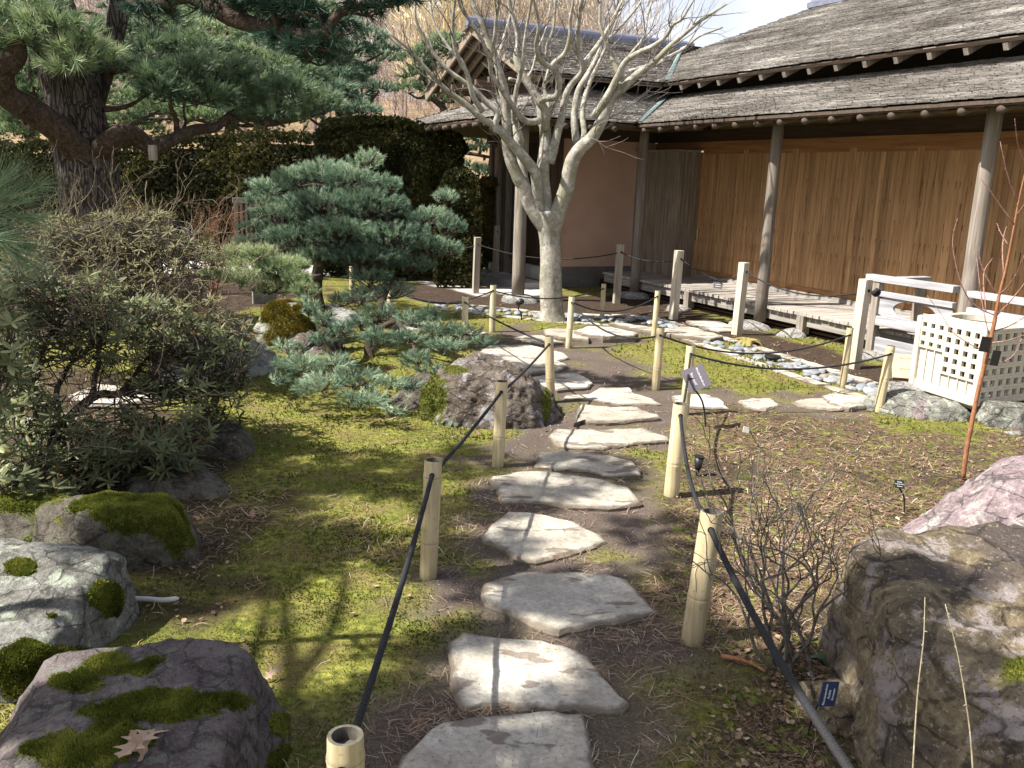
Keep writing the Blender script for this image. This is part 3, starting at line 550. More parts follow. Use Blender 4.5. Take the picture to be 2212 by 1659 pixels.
# --- veranda posts (round) and the post under the far side roof
for (u_,v_,r_,t_,b_) in ((0,0,.068,.15,.1),(2.63,0,.066,.12,.08),(5.26,0,.068,.35,0),(7.9,0,.068,.6,0),(0,1.85,.082,.5,.08),(-2.75,1.85,.06,.15,0)):
    m=MB(); zz=np.linspace(b_,EZ-.02+.1,9); m.tube(np.stack([u_+.004*np.sin(zz*3),-v_+0*zz,zz],-1),r_*(1.06-.05*zz),16,t_); m.build('veranda_post',WZ if u_>-2 else DARKZ,house,True)
eb=MB(); eb.bb(L(0.05,.05,EZ-.03),L(9.2,-.05,EZ+.07),.3); eb.bb(L(-.05,1.95,EZ-.03),L(.05,-.05,EZ+.07),.3); eb.bb(L(-3.7,1.9,EZ-.03),L(-.05,1.8,EZ+.07),.3); eb.build('eave_beam',DARKX,house)
# --- deck
dk=MB(); x=-.95
while x<9.1:
    w_=rg.uniform(.085,.115); dk.bb(L(x,-.03+rg.uniform(-.008,.012),.235),L(x+w_-.007,-1.12,.268+rg.uniform(-.002,.003)),np.clip(rg.normal(.62,.14),.1,1)); x+=w_
dk.build('deck_planks',WY,house)
fb=MB(); fb.bb(L(-.95,-.07,.12),L(9.1,-.12,.233),.5); fb.bb(L(-.95,-1.0,.12),L(9.1,-1.06,.233),.3); fb.build('deck_beam',WX,house)
for u_ in (1.18,3.25,6.2,8.2): m=MB(); m.bb(L(u_-.05,-.02,.03),L(u_+.05,-.12,.232),.5); m.build('deck_leg',WZ,house)
sk_=MB()
for k in range(5): sk_.bb(L(-.9,-.16,.0+k*.045),L(9.1,-.175,.024+k*.045),.5)
sk_.build('underfloor_slats',DARKX,house)
ib=MB(); ib.bb(L(-1.28,-.20,-.02),L(9.1,-1.22,.118)); ib.build('underfloor_shade',INNER,house)  # dark block added to stand for the shade under the deck
# --- right wing wall
sl=MB(); sl.bb(L(-.15,-1.10,.269),L(9.1,-1.16,.325),.45); sl.build('sill',WX,house)
WV=-1.15; WT=2.06
cut=[-.15,.78,1.72,2.66,3.6,4.55,5.5,6.45,7.4,8.3]
for a,b in zip(cut[:-1],cut[1:]):
    sh=MB(); x=a+.05
    while x<b-.05:
        w_=min(rg.uniform(.07,.12),b-.05-x); sh.bb(L(x,WV+rg.uniform(0,.003),.36),L(x+w_-.004,WV-.015,WT),np.clip(rg.normal(.55,.17),0,1)); x+=w_
    ns=sh                                     # nail stains: short dark streaks in rows
    for zr_ in (.62,.84,1.06,1.28,1.50,1.72):
        x=a+.07
        while x<b-.07:
            if rg.random()<(.85 if zr_<1.2 else .5):
                l_=rg.uniform(.03,.16)*(1 if zr_<1.2 else .5); q=rg.uniform(.0022,.0045); z0=zr_+rg.normal()*.004
                ns.add([L(x-q,WV+.0055,z0),L(x+q,WV+.0055,z0),L(x+q*.4,WV+.0055,z0-l_),L(x-q*.4,WV+.0055,z0-l_)],[[0,1,2,3]],.5,1)
            x+=rg.uniform(.045,.10)
    o=sh.build('shutter_panel',[CED,NAILM],house)
    for (p,q) in ((a+.002,a+.052),(b-.052,b-.002)): fr_=MB(); fr_.bb(L(p,WV+.016,.33),L(q,WV-.012,WT+.02),.55); fr_.build('shutter_stile',CED,o)
    fr_=MB(); fr_.bb(L(a+.053,WV+.012,.33),L(b-.053,WV-.012,.385),.55); fr_.build('shutter_rail',CEDX,o); fr_=MB(); fr_.bb(L(a+.053,WV+.012,WT-.03),L(b-.053,WV-.012,WT+.02),.4); fr_.build('shutter_rail',CEDX,o)
hb=MB(); hb.bb(L(-.14,WV-.016,.33),L(8.3,WV-.03,WT)); hb.build('shutter_backing',INNER,house)
hb=MB(); hb.bb(L(-1.3,-1.09,2.082),L(9.1,-1.2,2.20),.4); hb.build('shutter_header',CEDX,house)
hb=MB(); hb.bb(L(-1.3,-1.10,2.203),L(9.1,-1.2,2.36),.15); hb.build('header_beam',DARKX,house)
hb=MB(); hb.bb(L(-1.3,-1.16,2.363),L(9.1,-1.2,2.84),.5); hb.build('upper_plaster',SOFFIT,house)
for u_ in (-.1,2.66,5.4): m=MB(); m.bb(L(u_-.05,-1.10,2.365),L(u_+.05,-1.155,2.8),.2); m.build('strut',DARKZ,house)
# --- shutter box of grey boards
bx=MB(); x=-1.25
while x<-.17:
    w_=min(rg.uniform(.08,.13),-.15-x); bx.bb(L(x,-.735+rg.uniform(0,.004),.271),L(x+w_-.003,-.765,2.055),np.clip(rg.normal(.55,.12),0,1)); x+=w_
x=-1.13
while x<-.75: bx.bb(L(-.165,x+.06,.271),L(-.149+rg.uniform(0,.003),x,2.055),np.clip(rg.normal(.5,.1),0,1)); x+=.066
bx.build('shutter_box',GREYB,house)
bt=MB(); bt.bb(L(-1.27,-.72,2.056),L(-.14,-1.085,2.08),.3); bt.build('shutter_box_top',WX,house)
nb=MB(); nb.bb(L(-.147,-1.085,.95),L(-.10,-1.145,2.05),.4); nb.bb(L(-.147,-1.085,.271),L(-.10,-1.145,.80),.7); nb.build('door_jamb',CED,house)
# --- left wing walls
pw=MB(); pw.bb(L(-1.35,.55,.31),L(-1.30,-1.2,2.2)); pw.build('plaster_wall',PLAST,house)
fw=MB(); fw.bb(L(-1.36,.55,.0),L(-1.285,-1.25,.307)); fw.build('foundation',FOUND,house)
hw=MB(); hw.bb(L(-1.37,.72,2.203),L(-1.27,-1.1,2.36),.5); hw.bb(L(-3.7,.72,2.16),L(-1.37,.63,2.30),.5); hw.build('wall_plate',DARKX,house)
hw=MB(); hw.bb(L(-1.36,.6,2.363),L(-1.31,-1.1,2.85)); hw.bb(L(-3.7,.68,2.303),L(-1.37,.64,2.85)); hw.build('upper_infill',SOFFIT,house)
for (u_,v_,s_,mt,t_) in ((-1.31,.63,.13,DARKZ,.7),(-2.45,.66,.10,WZ,.35),(-2.86,.66,.09,WZ,.55),(-3.28,.66,.07,WZ,.5),(-3.55,.66,.10,WZ,.3)): m=MB(); m.bb(L(u_-s_/2,v_+s_/2,.03),L(u_+s_/2,v_-s_/2,2.16 if u_<-1.4 else 2.2),t_); m.build('wall_post',mt,house)
ps=MB(); ps.bb(L(-3.5,.66,.35),L(-3.32,.63,2.1)); ps.build('plaster_strip',PLAST,house)
ps=MB(); ps.bb(L(-3.5,.68,.05),L(-3.32,.62,.347)); ps.build('strip_base',PALE,house)
bk=MB(); bk.bb(L(-3.6,.62,.0),L(-3.56,-1.2,2.8)); bk.bb(L(-2.82,.63,.3),L(-2.5,.6,2.1),.4); bk.build('back_wall',FOUND,house)
ld=MB()
for x in np.arange(-2.36,-1.42,.036): ld.bb(L(x,.665,.30),L(x+.014,.645,1.72),.3)
for z in (.42,.62,.66,.86,.90,1.15,1.4): ld.bb(L(-2.38,.644,z),L(-1.40,.634,z+.018),.3)
ld.build('lattice_door',DARKZ,house)
lb_=MB(); lb_.bb(L(-2.38,.60,.28),L(-1.40,.56,2.15)); lb_.build('doorway_dark',INNER,house)
lw=MB(); lw.bb(L(-2.39,.68,1.735),L(-1.39,.63,1.85),.5)
for x in np.arange(-2.3,-1.42,.034): lw.bb(L(x,.665,1.86),L(x+.014,.645,2.15),.3)
lw.build('lattice_window',DARKZ,house)
bb_=MB(); bb_.bb(L(-2.39,.70,.08),L(-1.38,.60,.285)); bb_.build('door_baseboard',PALE,house)
stp=MB(); stp.bb(L(-2.9,1.15,-.03),L(-1.35,.72,.07)); stp.build('concrete_step',PALE,house,bevel=.01)
# --- railing on the deck
def rail(lo,hi,t=.7,name='railing_board'): m=MB(); m.bb(lo,hi,t); m.build(name,GZ,railing,bevel=.004)
railing=empty('deck_railing',O3,RZ,'silver grey wooden railing with an oval cut-out board on the deck','railing')
for u_ in (4.33,): m=MB(); m.bb(L(u_-.04,.10,.0),L(u_+.04,.02,.735),.55); m.build('railing_post',WZ,railing,bevel=.004)
m=MB(); m.bb(L(4.28,-.50,.27),L(4.36,-.58,.70),.55); m.build('railing_post',WZ,railing,bevel=.004)
rail(L(4.2,.11,.738),L(5.19,.01,.80)); rail(L(5.33,.11,.72),L(9,.01,.775)); rail(L(4.27,.008,.735),L(4.37,-.62,.775)); rail(L(4.372,.09,.60),L(5.19,.03,.65)); rail(L(4.372,.10,.32),L(9,.02,.41)); rail(L(5.33,.09,.58),L(9,.03,.63))
rail(L(4.372,.07,.0),L(9,.04,.20),.5,'skirt_board')
# board with an oval window: ring of quads
m=MB(); k=40; a=np.linspace(0,2*math.pi,k,endpoint=False); cx,cz,rx_,rz_=4.78,.505,.24,.085; x0,x1,z0,z1=4.373,5.19,.412,.598
inn=np.stack([cx+rx_*np.sign(np.cos(a))*np.abs(np.cos(a))**.8,cz+rz_*np.sin(a)*np.abs(np.sin(a))**.15],-1); ou=[]
for aa in a:
    dx,dz_=math.cos(aa)*rx_,math.sin(aa)*rz_; s=min(((x1-cx) if dx>0 else (cx-x0))/max(abs(dx),1e-6),((z1-cz) if dz_>0 else (cz-z0))/max(abs(dz_),1e-6)); ou.append((cx+dx*s,cz+dz_*s))
ou=np.array(ou)
for sy in(.07,.045):
    V=np.vstack([[L(p[0],sy,p[1]) for p in inn],[L(p[0],sy,p[1]) for p in ou]]); q=np.arange(k);q2=(q+1)%k; m.add(V,np.stack([q,q2,k+q2,k+q],-1),.6)
V=np.vstack([[L(p[0],.07,p[1]) for p in inn],[L(p[0],.045,p[1]) for p in inn]]); m.add(V,np.stack([q,q2,k+q2,k+q],-1),.4)
m.build('cutout_board',GZ,railing)
# ================================================================ rocks
_T3=np.random.default_rng(99).random((32,32,32))
def vn3(p,s=1.,oc=4,seed=0,ridge=False):
    p=np.asarray(p,float)*s+seed*7.31; out=np.zeros(p.shape[0]); amp=1.;tot=0
    for o in range(oc):
        q=np.floor(p).astype(int); f=p-q; f=f*f*(3-2*f); v=0
        for dx in(0,1):
            for dy in(0,1):
                for dz in(0,1):
                    v=v+_T3[(q[:,0]+dx)%32,(q[:,1]+dy)%32,(q[:,2]+dz)%32]*np.where(dx,f[:,0],1-f[:,0])*np.where(dy,f[:,1],1-f[:,1])*np.where(dz,f[:,2],1-f[:,2])
        if ridge: v=1-np.abs(2*v-1)
        out+=amp*v; tot+=amp; amp*=.5; p=p*2.03+3.1
    return out/tot-.5
import bmesh
def ico(sub):
    bm=bmesh.new(); bmesh.ops.create_icosphere(bm,subdivisions=sub,radius=1); V=np.array([v.co[:] for v in bm.verts]); F=np.array([[v.index for v in f.verts] for f in bm.faces]); bm.free(); return V,F
ICO={k:ico(k) for k in (1,2,3,4,5,6)}
def moss_blades(rg,pts,nor,h=.014,w=.0035):
    k=len(pts); V=np.array([[-w,0,0],[w,0,0],[0,0,h],[0,-w,0],[0,w,0],[w*.8,w,h*.85]]); F=np.array([[0,1,2],[3,4,5]])
    D=nor+rg.normal(size=(k,3))*.45; return V,F,pts,frames(D,rg)
MOSSM=mat_leafy('moss_fronds',[(0,(.042,.056,.009)),(.4,(.11,.13,.02)),(.75,(.215,.23,.038)),(1,(.33,.32,.07))],.8,.25,.1)
MOSSG=mat_leafy('golden_moss',[(0,(.06,.045,.006)),(.5,(.15,.115,.015)),(1,(.3,.22,.04))],.8,.15,.1)
def rock_mat(name,cols,sc=7,lich=None,veins=None):
    n=NT(name,.85,.2); a=n.noise(sc,8,rough=.68,dist=.8); f=n.noise(sc*8,5); v=n.vor(sc*1.6,feature='DISTANCE_TO_EDGE')
    c=n.ramp(a,[(.28,cols[0]),(.45,cols[1]),(.58,cols[2]),(.75,cols[3])]); c=n.mix(.75,c,n.ramp(f,[(.3,.6),(.7,1.3)]),'MULTIPLY')
    if lich: c=n.mix(n.ramp(n.noise(sc*1.7,6,rough=.7),[(.54,0.),(.6,.8)]),c,lich)
    if veins: c=n.mix(n.ramp(n.noise(sc*.5,5,n.co((1,1,3.5))),[(.52,0.),(.62,.8)]),c,veins)
    m=n.attr('moss'); mc=n.ramp(n.noise(60,5),[(.3,(.035,.04,.008)),(.5,(.09,.10,.018)),(.7,(.17,.16,.04))]); mm=n.ramp(n.math('ADD',m,n.math('MULTIPLY',n.math('SUBTRACT',n.noise(38,5,rough=.7),.5),1.5)),[(.25,0.),(.6,1.)])
    cr_=n.vor(sc*1.1,n.co((1,1,2.2)),'DISTANCE_TO_EDGE'); ck=n.ramp(n.math('ADD',cr_,n.math('MULTIPLY',n.math('SUBTRACT',a,.5),.35)),[(.0,0.),(.035,1.)]); c=n.mix(n.math('MULTIPLY',n.math('SUBTRACT',1.,ck),.55),c,tuple(np.array(cols[0])*.6))
    c=n.mix(n.ramp(n.noise(sc*13,4,rough=.7),[(.58,0.),(.64,.55)]),c,tuple(np.array(cols[3])*1.1)); c=n.mix(n.ramp(n.noise(sc*17,4,rough=.7,dist=.5),[(.57,0.),(.63,.6)]),c,tuple(np.array(cols[0])*.7))
    n.color(n.mix(mm,c,mc)); n.bump(n.math('ADD',n.math('ADD',a,n.math('MULTIPLY',ck,.25)),n.math('MULTIPLY',n.noise(sc*12,6,rough=.75),.45)),1.,.03); return n.m
R_GREY=rock_mat('grey_rock',((.07,.066,.058),(.16,.155,.135),(.25,.245,.22),(.36,.36,.32)),6,(.38,.42,.33))
R_PURP=rock_mat('purple_rock',((.06,.05,.05),(.125,.10,.10),(.19,.158,.155),(.27,.235,.22)),9,(.2,.2,.16))
R_DARK=rock_mat('dark_rock',((.035,.03,.025),(.08,.068,.055),(.13,.115,.09),(.2,.18,.14)),7,(.16,.17,.12))
R_BROWN=rock_mat('red_brown_rock',((.03,.025,.02),(.085,.068,.053),(.16,.13,.107),(.28,.24,.215)),5,(.3,.29,.3))
R_OCHRE=rock_mat('ochre_rock',((.04,.033,.025),(.12,.095,.062),(.23,.185,.115),(.37,.32,.24)),4,(.3,.26,.25),(.07,.056,.055))
R_PINK=rock_mat('pink_rock',((.10,.08,.08),(.2,.155,.16),(.3,.235,.245),(.42,.37,.35)),5,(.38,.37,.34))
R_PALE=rock_mat('pale_rock',((.17,.16,.145),(.28,.27,.25),(.38,.37,.345),(.48,.465,.44)),8)
def rock(label,c,ext,yaw,seed,mat,sub=5,planes=14,amp=.07,moss=0,mossfn=None,p=20,custom=None,blades=0,cat='rock',name='rock',group=None,tilt=(0,0),flat=None,bh=.014,nz=2.2,bm=None):
    rg=np.random.default_rng(seed); V,F=ICO[sub]; V=V+np.stack([vn3(V,1.7,3,seed+20+j) for j in range(3)],-1)*.22; N=rg.normal(size=(planes,3)); N[:,2]=np.abs(N[:,2])*.8-.1; N/=np.linalg.norm(N,axis=1)[:,None]; h=rg.uniform(.72,1.,planes)
    base=np.array([[1,0,0],[-1,0,0],[0,1,0],[0,-1,0],[0,0,1],[0,0,-1.]]); bh_=np.array([1,1,1,1,flat or .9,1.])
    N=np.vstack([N,base]); h=np.append(h,bh_)
    if custom is not None:
        cn=np.array([q[:3] for q in custom],float); cn/=np.linalg.norm(cn,axis=1)[:,None]; N=np.vstack([N,cn]); h=np.append(h,[q[3] for q in custom])
    dot=np.maximum(V@N.T,0)/h; r=(dot**p).sum(1)**(-1/p); X=V*r[:,None]
    S=X*np.array(ext); sc_=max(ext); e=np.array(ext).mean()
    q_=vn3(S/e,nz*1.3,2,seed+5)*7; st=(q_-np.floor(q_)); st=np.where(st>.85,(1-st)/.15,st/.85)*.10; d=vn3(S/e,nz,5,seed)*1.1+(vn3(S/e,nz*2.2,5,seed+3,True))*.75+st+vn3(S/e,nz*9,3,seed+7,True)*.16; nd=V/np.array(ext); nd/=np.linalg.norm(nd,axis=1)[:,None]
    S=S+nd*(d*amp*e*2)[:,None]
    M=rotz(yaw)@np.array(Matrix.Rotation(tilt[0],3,'X'))@np.array(Matrix.Rotation(tilt[1],3,'Y')); S=S@M.T
    mb=MB().add(S,F); o=mb.build(name,mat,smooth=True,loc=tuple(c))
    fn=np.cross(S[F[:,1]]-S[F[:,0]],S[F[:,2]]-S[F[:,0]]); ar=np.linalg.norm(fn,axis=1)/2; fn/=2*ar[:,None]+1e-12
    vnm=np.zeros_like(S); [np.add.at(vnm,F[:,k],fn) for k in range(3)]; vnm/=np.linalg.norm(vnm,axis=1)[:,None]+1e-9
    W=S+np.array(c)
    mk=np.zeros(len(S))
    if moss or mossfn is not None:
        if mossfn is not None: mk=mossfn(S,vnm,W)
        else: mk=np.clip((vnm[:,2]-.25)*1.6,0,1)*np.clip((vn3(W,4.5,4,seed+9)+.5-(1-moss))*9,0,1)
    at=o.data.attributes.new('moss','FLOAT','POINT'); at.data.foreach_set('value',mk.astype(np.float32))
    if blades:
        wgt=ar*np.clip(mk[F].mean(1)-.3,0,.5)
        if wgt.sum()>0:
            fi=rg.choice(len(F),blades,p=wgt/wgt.sum()); u=rg.random((blades,2)); su=u.sum(1)>1; u[su]=1-u[su]
            pt=S[F[fi,0]]+(S[F[fi,1]]-S[F[fi,0]])*u[:,:1]+(S[F[fi,2]]-S[F[fi,0]])*u[:,1:]
            hs=np.clip(mk[F[fi]].mean(1)*1.3-.1,.3,1)*(.6+.8*np.clip(vn3(pt+np.array(c),9,3,seed+2)+.5,0,1)); v_,f_,pp,mm=moss_blades(rg,pt-fn[fi]*.002,fn[fi]*.6+[0,0,.5],bh); tt=np.clip(.5+vn3(pt+c,14,3,seed)*1.3+rg.normal(size=blades)*.15,0,1)
            b=MB().inst(v_,f_,pp,mm*hs[:,None,None],tt).build('moss',bm or MOSSM,o); b['kind']='stuff'
    tag(o,label,cat,group); return o
def bands(list_):     # moss where the surface falls inside any of these photograph ellipses (cx,cy,rx,ry), edge broken by noise
    def f(S,n,W):
        x,y=proj(W); m=np.zeros(len(S)); nz=vn3(W,8,4,5)*1.9+vn3(W,30,3,6)*.7
        for cx,cy,rx,ry in list_: m=np.maximum(m,1.25-np.sqrt(((x-cx)/rx)**2+((y-cy)/ry)**2)+nz)
        return np.clip(m*2.2,0,1)*np.clip((n[:,2]+.35)*3,0,1)
    return f
rock('big pale grey rock with moss below its flat sunlit top, at the left edge',(-1.74,2.74,-.04),(.47,.38,.37),-.5,3,R_GREY,6,12,.05,mossfn=bands([(30,1450,150,60),(225,1290,30,30),(40,1225,34,16),(110,1330,20,9)]),custom=[(.12,-.28,1,.66)],blades=26000,bh=.018)
rock('purple foreground rock half covered in green moss, with an oak leaf lying on it',(-.93,1.97,-.08),(.46,.54,.43),.1,12,R_PURP,6,7,.04,mossfn=bands([(230,1435,80,32),(350,1530,150,34),(470,1515,80,18),(160,1470,70,30),(150,1620,110,36),(260,1590,70,30),(600,1650,36,30),(608,1560,24,24)]),custom=[(-.05,-.12,1,.76),(-1,-.2,.7,.92)],blades=42000,bh=.012)
rock('dark block shaped rock with a mossy top, in the shade below the rhododendron',(-1.62,3.45,.0),(.34,.28,.29),.3,21,R_DARK,5,8,.05,mossfn=bands([(260,1090,150,45),(370,1130,40,60)]),custom=[(.1,-1,.05,.72),(0,0,1,.8)],blades=16000)
rock('dark mossy rock deep under the left shrub, behind the pale one',(-2.15,3.55,-.02),(.35,.25,.2),.9,22,R_DARK,5,9,.06,.7,blades=6000)
rock('grey rock with a knobbly end lying under the middle of the rhododendron',(-1.82,5.02,-.05),(.36,.24,.17),-.2,23,R_DARK,5,9,.07,.35,blades=4000)
rock('low grey rock under the shrub, right beside the dark mossy block',(-1.72,4.25,-.03),(.30,.2,.15),.1,24,R_DARK,5,9,.07,.4,blades=4000)
rock('red-brown boulder at the bend of the path with mossy left flank',(-.17,5.95,.03),(.50,.42,.40),.2,31,R_BROWN,6,16,.09,mossfn=bands([(920,860,38,55),(985,800,25,10),(1180,880,8,50)]),custom=[(-.25,-.3,1,.86),(.8,-.1,.7,.8)],blades=7000,nz=2.6)
rock('small dark rock against the left side of the red-brown boulder',(-.62,6.15,.0),(.22,.2,.22),.7,32,R_DARK,5,12,.1,.55,blades=3000)
rock('large pale slanting rock behind the rhododendron tips',(-2.35,6.9,.02),(.45,.35,.32),.5,33,R_PALE,5,9,.06,custom=[(-.5,-.5,.8,.62)])
rock('rounded rock capped with golden brown moss, left of the dwarf pine trunk',(-2.1,8.35,.12),(.34,.3,.28),.0,34,R_GREY,5,10,.05,mossfn=bands([(635,690,75,42),(600,720,30,40)]),blades=14000,bh=.03,bm=MOSSG)
rock('low broken rock at the foot of the golden moss rock',(-1.85,7.9,.0),(.3,.22,.16),.4,35,R_BROWN,5,12,.1)
rock('pale rock seen past the trunk of the dwarf pine, behind the golden moss rock',(-1.95,9.3,.05),(.28,.2,.2),.2,36,R_PALE,4,10,.08)
rock('massive ochre and dark boulder filling the bottom right corner',(1.90,2.20,.0),(.92,.74,.51),.1,41,R_OCHRE,6,8,.07,mossfn=bands([(2200,1450,30,30)]),custom=[(-.02,-.18,1,.74),(-1,.15,.1,.92),(.1,-1,.35,.9)],blades=1500,nz=3.)
rock('pink and purple boulder behind the massive one at the right edge',(2.55,3.74,.0),(.86,.5,.48),.05,42,R_PINK,6,10,.05,custom=[(.0,-.15,1,.80),(-1,-.1,.4,.85)])
rock('small ochre rock behind the blue plant label',(1.06,2.44,.0),(.13,.13,.14),.3,43,R_OCHRE,5,10,.1)
# stones that carry the timbers
def fstone(lb,c,ext,seed,m=R_PALE,yaw=0): rock(lb,c,ext,yaw,seed,m,4,6,.03,p=4,cat='foundation stone',name='foundation_stone',group='rounded stones under the timber posts',flat=.8)
def hw(u_,v_,z=0): p=np.array(O3)+U*u_+np.array([-math.cos(R(26)),-math.sin(R(26)),0])*v_; return np.array([p[0],p[1],z])
fstone('round stone under the corner post nearest the bare tree',hw(0,1.85,.03),(.29,.25,.08),51)
fstone('round stone under the post in front of the grey boarding',hw(0,0,.03),(.24,.2,.09),52)
fstone('white rounded stone under the tall post left of the railing',hw(2.63,.1,.02),(.26,.2,.1),53)
fstone('white stone under the short deck leg beside the tall post',hw(3.2,.04,.0),(.2,.16,.12),54)
fstone('flat stone under the far short deck leg',hw(1.18,.08,.0),(.2,.17,.08),55)
fstone('stone under the corner post of the deck railing',hw(4.4,.1,.0),(.28,.2,.1),56)
fstone('bright white stone at the far corner of the teahouse wall',hw(-2.9,.95,.02),(.25,.2,.12),57)
fstone('low pale stone beside the gravel, left of the entrance step',G(975,598)+[0,0,.0],(.28,.18,.08),58)
# rocks under and around the lattice lantern box
rock('angular grey rock under the near left edge of the lattice stone box',(2.98,6.32,.0),(.42,.17,.17),-.45,61,R_GREY,5,12,.08,custom=[(0,-.3,1,.8)])
rock('broad grey rock under the near right edge of the lattice stone box',(3.62,6.12,.0),(.30,.2,.17),.25,62,R_GREY,5,12,.08)
rock('pale jagged rock at the far left edge of the lattice stone box',G(1960,872)+[0,.1,.02],(.17,.14,.13),.3,63,R_PALE,4,12,.1)
rock('small pink rock perched beside the lattice stone box',G(1990,905)+[0,.05,.05],(.09,.08,.09),.8,64,R_PINK,4,10,.1)
rock('smooth pale green pebble alone on the litter near the red sapling',G(2186,936),(.07,.045,.025),.1,65,R_PALE,3,4,.0,p=3,cat='pebble',name='pebble')
rock('broken flat rock at the right photo edge, beside the lattice stone box',(4.15,6.5,-.03),(.3,.22,.13),.2,66,R_GREY,4,10,.08)
# --- foundation rubble below the plaster wall
for i,(px,py,e) in enumerate([(1225,612,.17),(1262,612,.2),(1296,608,.12),(1330,614,.2),(1364,611,.16)]):
    g=G(px,py); rock(['grey rubble stone under the plaster wall, beside the trunk','wide rubble stone under the plaster wall','orange triangular rubble stone under the plaster wall','rubble stone behind the weathered post before the plaster wall','rubble stone at the right end of the plaster wall'][i],(g[0],g[1]+.25,.02),(e,.14,.12),.1,70+i,R_BROWN if i==2 else R_DARK,4,9,.07,cat='rubble stone',name='rubble_stone')
# ================================================================ pebble channel beside the building
ch_hi=[G(x,y) for x,y in ((930,655),(1050,664),(1165,676),(1290,682),(1404,686),(1475,706),(1600,742),(1740,785),(1880,828),(1930,850))]
ch_lo=[G(x,y) for x,y in ((930,668),(1050,680),(1165,694),(1290,702),(1400,708),(1470,730),(1600,775),(1740,822),(1850,856),(1900,872))]
HI=smooth_line(ch_hi,8); LO=smooth_line(ch_lo,8)
PEB=[simple('blue_grey_pebble',(.19,.205,.22),.6,.35,6,.3),simple('pale_pebble',(.28,.285,.28),.7,.3,6,.2),simple('brown_pebble',(.22,.18,.15),.7,.3,6,.2)]
protos=[]
for i in range(5):
    V,F=ICO[3]; rgp=np.random.default_rng(80+i); S=V*np.array([1,rgp.uniform(.65,.85),rgp.uniform(.4,.55)]); S=S+V*(vn3(V,1.3,2,i))[:,None]*.35
    o=MB().add(S*.05,F).build('pebble',PEB[0 if i<3 else i-2],smooth=True); protos.append(o)
used=set(); rgp=np.random.default_rng(8)
PLAB=['blue-grey river pebble lying in the drainage channel','flat blue-grey river pebble lying in the drainage channel','smaller blue-grey river pebble in the drainage channel','pale grey river pebble lying in the drainage channel','brownish river pebble lying in the drainage channel']
for k in range(260):
    t=rgp.random(); a=int(t*(len(HI)-1)); f=rgp.uniform(.22,.78); p=HI[a]*(1-f)+LO[a]*f
    i=rgp.choice(5,p=[.3,.25,.15,.2,.1]); o=protos[i] if i not in used else protos[i].copy()
    if i in used: COL.objects.link(o)
    used.add(i); s=rgp.uniform(.7,1.35); o.location=(p[0]+rgp.normal()*.02,p[1]+rgp.normal()*.02,.012); o.scale=(s,s,s); o.rotation_euler=(rgp.normal()*.15,rgp.normal()*.15,rgp.uniform(0,6.28))
    tag(o,PLAB[i],'pebble','river pebbles of the drainage channel '+['(blue-grey)','(flat)','(small)','(pale)','(brown)'][i])
# flat edging stones on both sides
EDGE=[]
for side,(ln,lab) in enumerate(((HI,'far'),(LO,'near'))):
    s=0; seg=np.linalg.norm(np.diff(ln,axis=0),axis=1); cs=np.concatenate([[0],np.cumsum(seg)]); k=0
    while s<cs[-1]-.2:
        l_=rgp.uniform(.22,.42); s1=min(s+l_,cs[-1]); g=lambda q:np.array([np.interp(q,cs,ln[:,0]),np.interp(q,cs,ln[:,1]),0])
        a,b=g(s+.012),g(s1-.012); d=(b-a)/np.linalg.norm(b-a); nrm=np.array([-d[1],d[0],0])*.055
        poly=np.array([a-nrm*rgp.uniform(.7,1.2),(a+b)/2-nrm*rgp.uniform(.9,1.3),b-nrm*rgp.uniform(.7,1.2),b+nrm*rgp.uniform(.7,1.2),(a+b)/2+nrm*rgp.uniform(.9,1.3),a+nrm*rgp.uniform(.7,1.2)])
        o=slab(poly,rgp.uniform(.02,.035),300+k+side*50).build('edging_stone',FLAG); tag(o,'flat pale edging stone along the %s side of the pebble channel'%lab,'edging stone','edging stones on the %s side of the pebble channel'%lab); s=s1; k+=1
# ================================================================ text
def text(body,size,parent,M,mat,name='lettering',align='CENTER'):
    cu=bpy.data.curves.new(name,'FONT'); cu.body=body; cu.size=size; cu.align_x=align; cu.align_y='CENTER'; cu.extrude=.0004; cu.resolution_u=2
    t=bpy.data.objects.new('t',cu); COL.objects.link(t); bpy.context.view_layer.update()
    me=bpy.data.meshes.new_from_object(t.evaluated_get(bpy.context.evaluated_depsgraph_get())); bpy.data.objects.remove(t); 
    o=bpy.data.objects.new(name,me); COL.objects.link(o); me.materials.clear(); me.materials.append(mat); o.parent=parent; o.matrix_local=Matrix(M); return o
WHITE=simple('white_ink',(.75,.75,.75),.6,.2,5,.05); SIGNG=simple('grey_sign_face',(.13,.115,.13),.45,.4,8,.1); SIGNK=simple('black_label_face',(.02,.022,.025),.4,.4,8,.2); SIGNB=simple('blue_label_face',(.03,.045,.11),.4,.4,8,.15); INK=simple('engraved_ink',(.2,.11,.07),.8,.1,9,.2); PLAQ=simple('orange_stone',(.5,.34,.24),.8,.2,6,.15)
